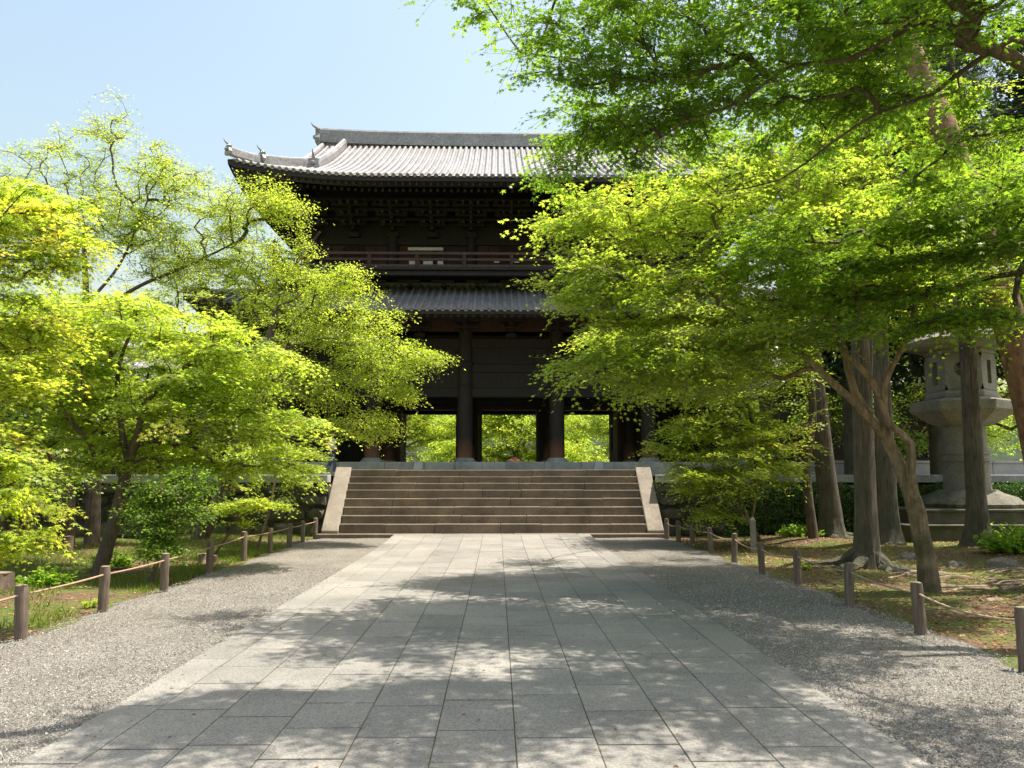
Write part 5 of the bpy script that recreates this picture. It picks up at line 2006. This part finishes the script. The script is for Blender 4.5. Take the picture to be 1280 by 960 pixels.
for i, (x, y, r_2, lab) in enumerate(((-8.5, 50, 2.6, 'low rounded bush seen at the foot of the left doorway'), (-2.5, 51, 2.4, 'low rounded bush left of the incense burner'), (4.3, 51.5, 2.6, 'low rounded bush right of the incense burner'), (10, 50.5, 2.8, 'low rounded bush seen at the foot of the right doorway'))):
    tree('garden_bush', lab, 'bush', [np.array([x, y, 1.9]), np.array([x, y, 2.6]), np.array([x, y, 3.2])], [.1, .07, .04], [((x, y, 3.3), (r_2, 1.2, 1.0), 170)], M['leaf_fresh' if i % 2 else 'leaf_yellow'], M['bark_maple'], kind='oval', size=.12, spray=.6, twigs=6, per=8, seed=300 + i, group='low bushes beyond the gate', shade_shift=-.1)

# hill far behind
b = MB()
vs, fs = [], []
NX, NY = 80, 12
for j in range(NY):
    for i in range(NX):
        x = -300 + 600 * i / (NX - 1)
        y = 110 + 190 * j / (NY - 1)
        h = 24 * math.sin(min(1, j / (NY - 1) * 1.3) * math.pi / 2) * (.72 + .28 * math.sin(x * .018 + 1)) + 1.2 * math.sin(x * .31 + y * .2) + 1.0 * math.sin(x * .77 - y * .4)
        vs.append((x, y, 1.5 + max(0, h) * (j > 0)))
for j in range(NY - 1):
    for i in range(NX - 1):
        fs.append((j * NX + i, j * NX + i + 1, (j + 1) * NX + i + 1, (j + 1) * NX + i))
b.add(vs, fs)
tag(b.build('hills', M['hill'], smooth=True), 'low wooded hill behind the temple', kind='structure')

# ================================================================== HEDGE along the right wall
rg2 = np.random.default_rng(77)
hr = root('clipped_hedge', (13.0, 26.9, .2), 'dark clipped hedge in front of the right retaining wall', 'hedge')
N = 26000
hx_ = 7.6 + rg2.random(N) * 13
fz = rg2.random(N)
hy_ = 26.5 + .6 * rg2.random(N)
hz_ = .1 + 1.65 * fz + .08 * np.sin(hx_ * 3)
q = np.stack([hx_, hy_, hz_], 1)
leaves_mesh('foliage', q, rg2.normal(size=(N, 3)), rg2.normal(size=(N, 3)) + np.array([0, -.6, .6]), .06 + .03 * rg2.random(N), 'oval', M['leaf_dark'], hr, rg2.random(N))
b = MB()
for i in range(14):
    b.lathe(8.0 + i * .93, 26.8, [(.04, 0), (.025, .9), (.01, 1.4)], 6)
b.build('stems', M['bark_maple'], hr)

# ================================================================== PLANTS AND GROUND DETAIL
def plant(name, px, py, Yd, rx, rz, n, lab, cat, matn, seed, ln=.22, kind='blade', grp=None):
    rg3 = np.random.default_rng(seed)
    x = P(px, py, Yd)[0]
    base = G(x, Yd, 0)
    rt = root(name, base, lab, cat, grp)
    k = n
    a = rg3.random(k) * 6.28
    rr_ = np.sqrt(rg3.random(k)) * rx
    h = rz * (.25 + .75 * rg3.random(k)) * (1 - .5 * (rr_ / rx) ** 2)
    st_ = base[None, :] + np.stack([rr_ * .5 * np.cos(a), rr_ * .5 * np.sin(a), np.zeros(k)], 1)
    tp_ = base[None, :] + np.stack([rr_ * np.cos(a), rr_ * np.sin(a), h], 1)
    edges_mesh('stems', st_, tp_, np.full(k, .006), np.full(k, .003), M['leaf_green'], rt, 3)
    m_ = 9
    t = (.3 + .7 * rg3.random((k, m_)))[..., None]
    q = (st_[:, None, :] * (1 - t) + tp_[:, None, :] * t).reshape(-1, 3)
    d = rg3.normal(size=q.shape) * np.array([1, 1, .4]) + np.array([0, 0, .25])
    leaves_mesh('foliage', q, d, rg3.normal(size=q.shape) * .5 + np.array([0, 0, 1]), ln * (.6 + .6 * rg3.random(len(q))), kind, M[matn], rt, np.clip(rg3.normal(.5, .2, len(q)), 0, 1))
    return rt


plant('leafy_plant', 1268, 700, 20.0, .85, .75, 200, 'lush green leafy plant at the right edge before the lantern steps', 'plant', 'leaf_green', 1, .12, 'oval')
plant('leafy_plant', 1007, 690, 17.5, .12, .2, 14, 'tiny bright green seedling beside the right fence', 'plant', 'leaf_fresh', 2, .08, 'oval')
plant('leafy_plant', 113, 756, 12.7, .12, .22, 12, 'tiny green seedling between two left fence posts', 'plant', 'leaf_fresh', 3, .06, 'oval')
plant('leafy_plant', 140, 690, 19.0, .5, .45, 90, 'low dark leafy plant behind the slanting left maple', 'plant', 'leaf_green', 4, .09, 'oval')
plant('leafy_plant', 60, 700, 15.0, .5, .4, 80, 'low dark plant near the left stump', 'plant', 'leaf_green', 6, .09, 'oval')
plant('leafy_plant', 1000, 640, 25.5, .8, .45, 120, 'low green plants in front of the dark hedge', 'plant', 'leaf_green', 5, .1, 'oval')
plant('leafy_plant', 1240, 640, 23.8, .6, .7, 90, 'weedy green plant growing before the lantern plinth', 'plant', 'leaf_green', 7, .1, 'oval')


def rock(px, py, Yd, sx_, sy_, sz_, lab, seed, name='rock', mname='rock', cat='rock'):
    r3 = random.Random(seed)
    x = P(px, py, Yd)[0]
    g = G(x, Yd, 0)
    b = MB()
    n, k = 10, 5
    vs = []
    for j in range(k):
        ph = j / (k - 1) * math.pi / 2
        for i in range(n):
            a = 2 * math.pi * i / n
            q = r3.uniform(.8, 1.1)
            vs.append((g[0] + sx_ * math.cos(a) * math.cos(ph * .93) * q, g[1] + sy_ * math.sin(a) * math.cos(ph * .93) * q, g[2] - .05 + (sz_ + .05) * math.sin(ph) * r3.uniform(.85, 1.1)))
    fs = [(j * n + i, j * n + (i + 1) % n, (j + 1) * n + (i + 1) % n, (j + 1) * n + i) for j in range(k - 1) for i in range(n)] + [tuple((k - 1) * n + i for i in range(n))]
    b.add(vs, fs)
    tag(b.build(name, M[mname], smooth=False, bevel=.01, origin=tuple(g)), lab, cat)


rock(1253, 712, 18.0, .42, .25, .24, 'jagged dark rock lying beyond the bare roots', 1)
rock(1195, 712, 18.6, .3, .2, .12, 'flat dark stone beside the jagged rock', 2)
rock(375, 668, 25.0, .35, .2, .07, 'flat grey stone near the upper left posts', 3)
rock(1135, 700, 20.5, .35, .22, .16, 'mossy stone behind the fluted cedar roots', 5)


def stump(px, Yd, r, h, lab, seed, m1='bark_maple'):
    x = P(px, 700, Yd)[0]
    g = G(x, Yd)
    rt = root('tree_stump', g, lab, 'stump')
    b = MB()
    b.path([g, g + np.array([0, 0, .1]), g + np.array([0, 0, h])], [r * 1.3, r * 1.05, r], 16, .12, seed, caps=False)
    b.build('bark', M[m1], rt, smooth=True)
    b = MB()
    b.lathe(g[0], g[1], [(r * .98, g[2] + h - .015), (r * .5, g[2] + h), (.01, g[2] + h + .005)], 14)
    b.build('cut_face', M['postin'], rt)


stump(255, 19.5, .14, .28, 'small brown stump behind the left fence, between the maple and the sapling', 1, 'root')
stump(268, 19.3, .07, .24, 'thin stub beside the small brown stump', 5, 'root')
stump(-4, 14.2, .26, .36, 'dark wide stump at the left edge under the yellow maple', 2)
stump(83, 22.5, .15, .5, 'small dark stump on the shaded left lawn', 3)
# short square stone marker inside the right fence
p = P(942, 690, 21.6)
g = G(p[0], 21.6)
b = MB()
b.lathe(g[0], g[1], [(.10, g[2]), (.10, .80), (.09, .84), (.05, .9), (.01, .92)], 4, rot=.6)
tag(b.build('stone_marker', M['lantern'], bevel=.01, origin=tuple(g)), 'short grey stone marker under the small maple right of the stairs', 'marker')

# bare roots crossing the ground on the right
rr = random.Random(12)
rrt = root('surface_roots', G(9.6, 15.4, 0), 'tangle of bare grey roots crossing the ground right of the mossy maple', 'roots')
cases = []
for k in range(30):
    x0_, y0_ = rr.uniform(7.7, 10.6), rr.uniform(13.0, 17.6)
    an = rr.uniform(-.45, .35)
    L_ = rr.uniform(1.2, 3.6)
    cases.append(((x0_, y0_), (x0_ + L_ * math.cos(an), y0_ + L_ * math.sin(an)), rr.uniform(.02, .06)))
for i, (a, c_, r0) in enumerate(cases):
    b = MB()
    n = 34
    ph = [rr.random() * 6 for _ in range(4)]
    dx, dy = c_[0] - a[0], c_[1] - a[1]
    L = math.hypot(dx, dy)

    def rp(t, off=0.0):
        o = .15 * math.sin(t * 5 * L / 2 + ph[0]) + .07 * math.sin(t * 11 + ph[1]) + .03 * math.sin(t * 27 + ph[3]) + off
        x, y = a[0] + dx * t - dy / L * o, a[1] + dy * t + dx / L * o
        return (x, y, float(gz(np.array(x), np.array(y))) + .035 * math.sin(t * 9 + ph[2]) - .005)
    pts = [rp(k / (n - 1)) for k in range(n)]
    rad = [r0 * (1 - .7 * k / (n - 1)) * (1 + .22 * math.sin(k * .9 + ph[1])) for k in range(n)]
    b.path(pts, rad, 8, .2, i)
    # side root forking off
    t0_, sg_ = rr.uniform(.2, .5), rr.choice((-1, 1))
    q_ = [rp(t0_ + (1 - t0_) * k / 13, sg_ * .35 * (k / 13) ** 1.2) for k in range(14)]
    b.path(q_, [r0 * .55 * (1 - .75 * k / 13) for k in range(14)], 6, .2, i)
    b.build('root', M['root'], rrt, smooth=True)
# dark fallen branch on the left lawn
b = MB()
pts = [P(110, 700, 18.2), P(125, 698, 18.3), P(140, 696, 18.4), P(168, 694, 18.4)]
pts = [np.array([p[0], p[1], float(gz(p[0], p[1])) + .04]) for p in pts]
b.path(pts, [.05, .06, .045, .02], 8, .2, 3)
tag(b.build('fallen_branch', M['bark_maple'], smooth=True, origin=tuple(pts[0])), 'dark fallen branch on the lawn behind the slanting left maple', 'branch')

# grass on the left lawn and thinly on the right
NG = 70000
gx_ = np.concatenate([-6.1 - 13 * RNG.random(NG) ** 1.3, 6.4 + 9 * RNG.random(NG // 3)])
gy_ = np.concatenate([11 + 16.2 * RNG.random(NG), 9 + 17.5 * RNG.random(NG // 3)])
pat = np.sin(gx_ * 1.3 + .5 * gy_) + np.sin(gy_ * 1.1 - gx_ * .4) + .8 * np.sin(gx_ * 3.1 + gy_ * 2.3) + RNG.normal(0, .5, len(gx_))
keep = pat > np.where(gx_ < 0, -.3, .9)
gx_, gy_ = gx_[keep], gy_[keep]
q = np.stack([gx_, gy_, gz(gx_, gy_)], 1)
K = len(q)
d = RNG.normal(0, .45, (K, 3)); d[:, 2] = 1
gl = np.where(gx_ < 0, .10, .06) * (.5 + RNG.random(K))
tag(leaves_mesh('grass', q, d, RNG.normal(size=(K, 3)), gl, 'blade', M['grass'], None, np.clip(RNG.normal(.5, .22, K), 0, 1)), 'short patchy grass on the lawns behind the fences', 'grass', kind='stuff')
# fallen leaves
NL = 42000
lx = np.concatenate([-6.0 - 9 * RNG.random(NL // 4), 5.7 + 12 * RNG.random(NL - NL // 4)])
ly = 8 + 18.5 * RNG.random(NL)
q = np.stack([lx, ly, gz(lx, ly) + .012], 1)
tag(leaves_mesh('leaf_litter', q, RNG.normal(size=(NL, 3)) * np.array([1, 1, .2]), RNG.normal(0, .35, (NL, 3)) + np.array([0, 0, 1]), .03 + .035 * RNG.random(NL), 'oval', M['litter'], None, RNG.random(NL)), 'brown fallen leaves scattered on the earth', 'leaves', kind='stuff')
NL = 700
lx = -5.8 + 11.3 * RNG.random(NL); ly = 5 + 21 * RNG.random(NL)
q = np.stack([lx, ly, np.where((lx > PL) & (lx < PR), .036, .045) + np.clip((ly - 22.5) / 3.6, 0, 1) * .12], 1)
tag(leaves_mesh('fallen_leaves', q, RNG.normal(size=(NL, 3)) * np.array([1, 1, .1]), RNG.normal(0, .2, (NL, 3)) + np.array([0, 0, 1]), .018 + .02 * RNG.random(NL), 'tri', M['litter'], None, RNG.random(NL)), 'a few dry leaves dropped on the path and gravel', 'leaves', kind='stuff')


# ================================================================== PERSON at the left end of the podium
def person():
    c = P(414, 592, 29.3)
    x, y, z = c[0], 29.3, 2.0
    H_ = 1.62
    rt = root('person', (x, y, z), 'person in white shirt and blue trousers with a red bag, walking by the podium', 'person')

    def skin(name, J, E, rad, m, par, rootv=0):
        me = bpy.data.meshes.new(name)
        me.from_pydata([(a, b_, c_) for a, b_, c_ in J], E, [])
        o = link(name, me, m, par)
        sk = o.modifiers.new('skin', 'SKIN')
        for i, r in enumerate(rad):
            me.skin_vertices[0].data[i].radius = r if isinstance(r, tuple) else (r, r)
        me.skin_vertices[0].data[rootv].use_root = True
        sb = o.modifiers.new('sub', 'SUBSURF'); sb.levels = 1; sb.render_levels = 2
        return o
    # body: legs, torso, arms, neck, head in one surface (walking to the right)
    J = [(0, 0, .86), (0, 0, 1.08), (.0, 0, 1.30), (.0, 0, 1.40), (.02, 0, 1.50), (.02, 0, 1.58),
         (0, -.09, .84), (.14, -.09, .47), (.12, -.09, .08), (.24, -.09, .03),
         (0, .09, .84), (-.06, .09, .47), (-.26, .09, .12), (-.17, .09, .04),
         (0, -.17, 1.33), (-.06, -.21, 1.08), (.02, -.22, .86), (.04, -.22, .78),
         (0, .17, 1.33), (.06, .21, 1.08), (.18, .2, .9), (.21, .2, .83)]
    E = [(0, 1), (1, 2), (2, 3), (3, 4), (4, 5), (0, 6), (6, 7), (7, 8), (8, 9), (0, 10), (10, 11), (11, 12), (12, 13), (2, 14), (14, 15), (15, 16), (16, 17), (2, 18), (18, 19), (19, 20), (20, 21)]
    rd_ = [(.10, .13), (.09, .12), (.10, .14), .05, .085, .075, .085, .06, .042, .035, .085, .06, .042, .035, .055, .04, .03, .03, .055, .04, .03, .03]
    me = bpy.data.meshes.new('body')
    skin('body', J, E, rd_, M['skin'], rt)
    JT = [(0, 0, .95), (0, 0, 1.1), (0, 0, 1.32), (0, -.18, 1.33), (-.05, -.22, 1.16), (0, .18, 1.33), (.05, .22, 1.16)]
    skin('shirt', JT, [(0, 1), (1, 2), (2, 3), (3, 4), (2, 5), (5, 6)], [(.125, .16), (.12, .15), (.125, .155), .075, .06, .075, .06], M['shirt'], rt)
    JL = [(0, 0, .9), (0, -.09, .83), (.14, -.09, .47), (.12, -.09, .13), (0, .09, .83), (-.06, .09, .47), (-.24, .09, .16)]
    skin('trousers', JL, [(0, 1), (1, 2), (2, 3), (0, 4), (4, 5), (5, 6)], [(.12, .15), .10, .075, .06, .10, .075, .06], M['jeans'], rt)
    skin('hair', [(.0, 0, 1.53), (-.01, 0, 1.60)], [(0, 1)], [.098, .08], M['hair'], rt)
    b = MB()
    b.box(x - .22, x - .10, y - .14, y + .14, z + 1.02, z + 1.34)
    o = b.build('backpack', M['redbag'], rt, bevel=.04, seg=2)


person()
import os
print('SCRIPT_BYTES', os.path.getsize(__file__) if '__file__' in globals() else 0)
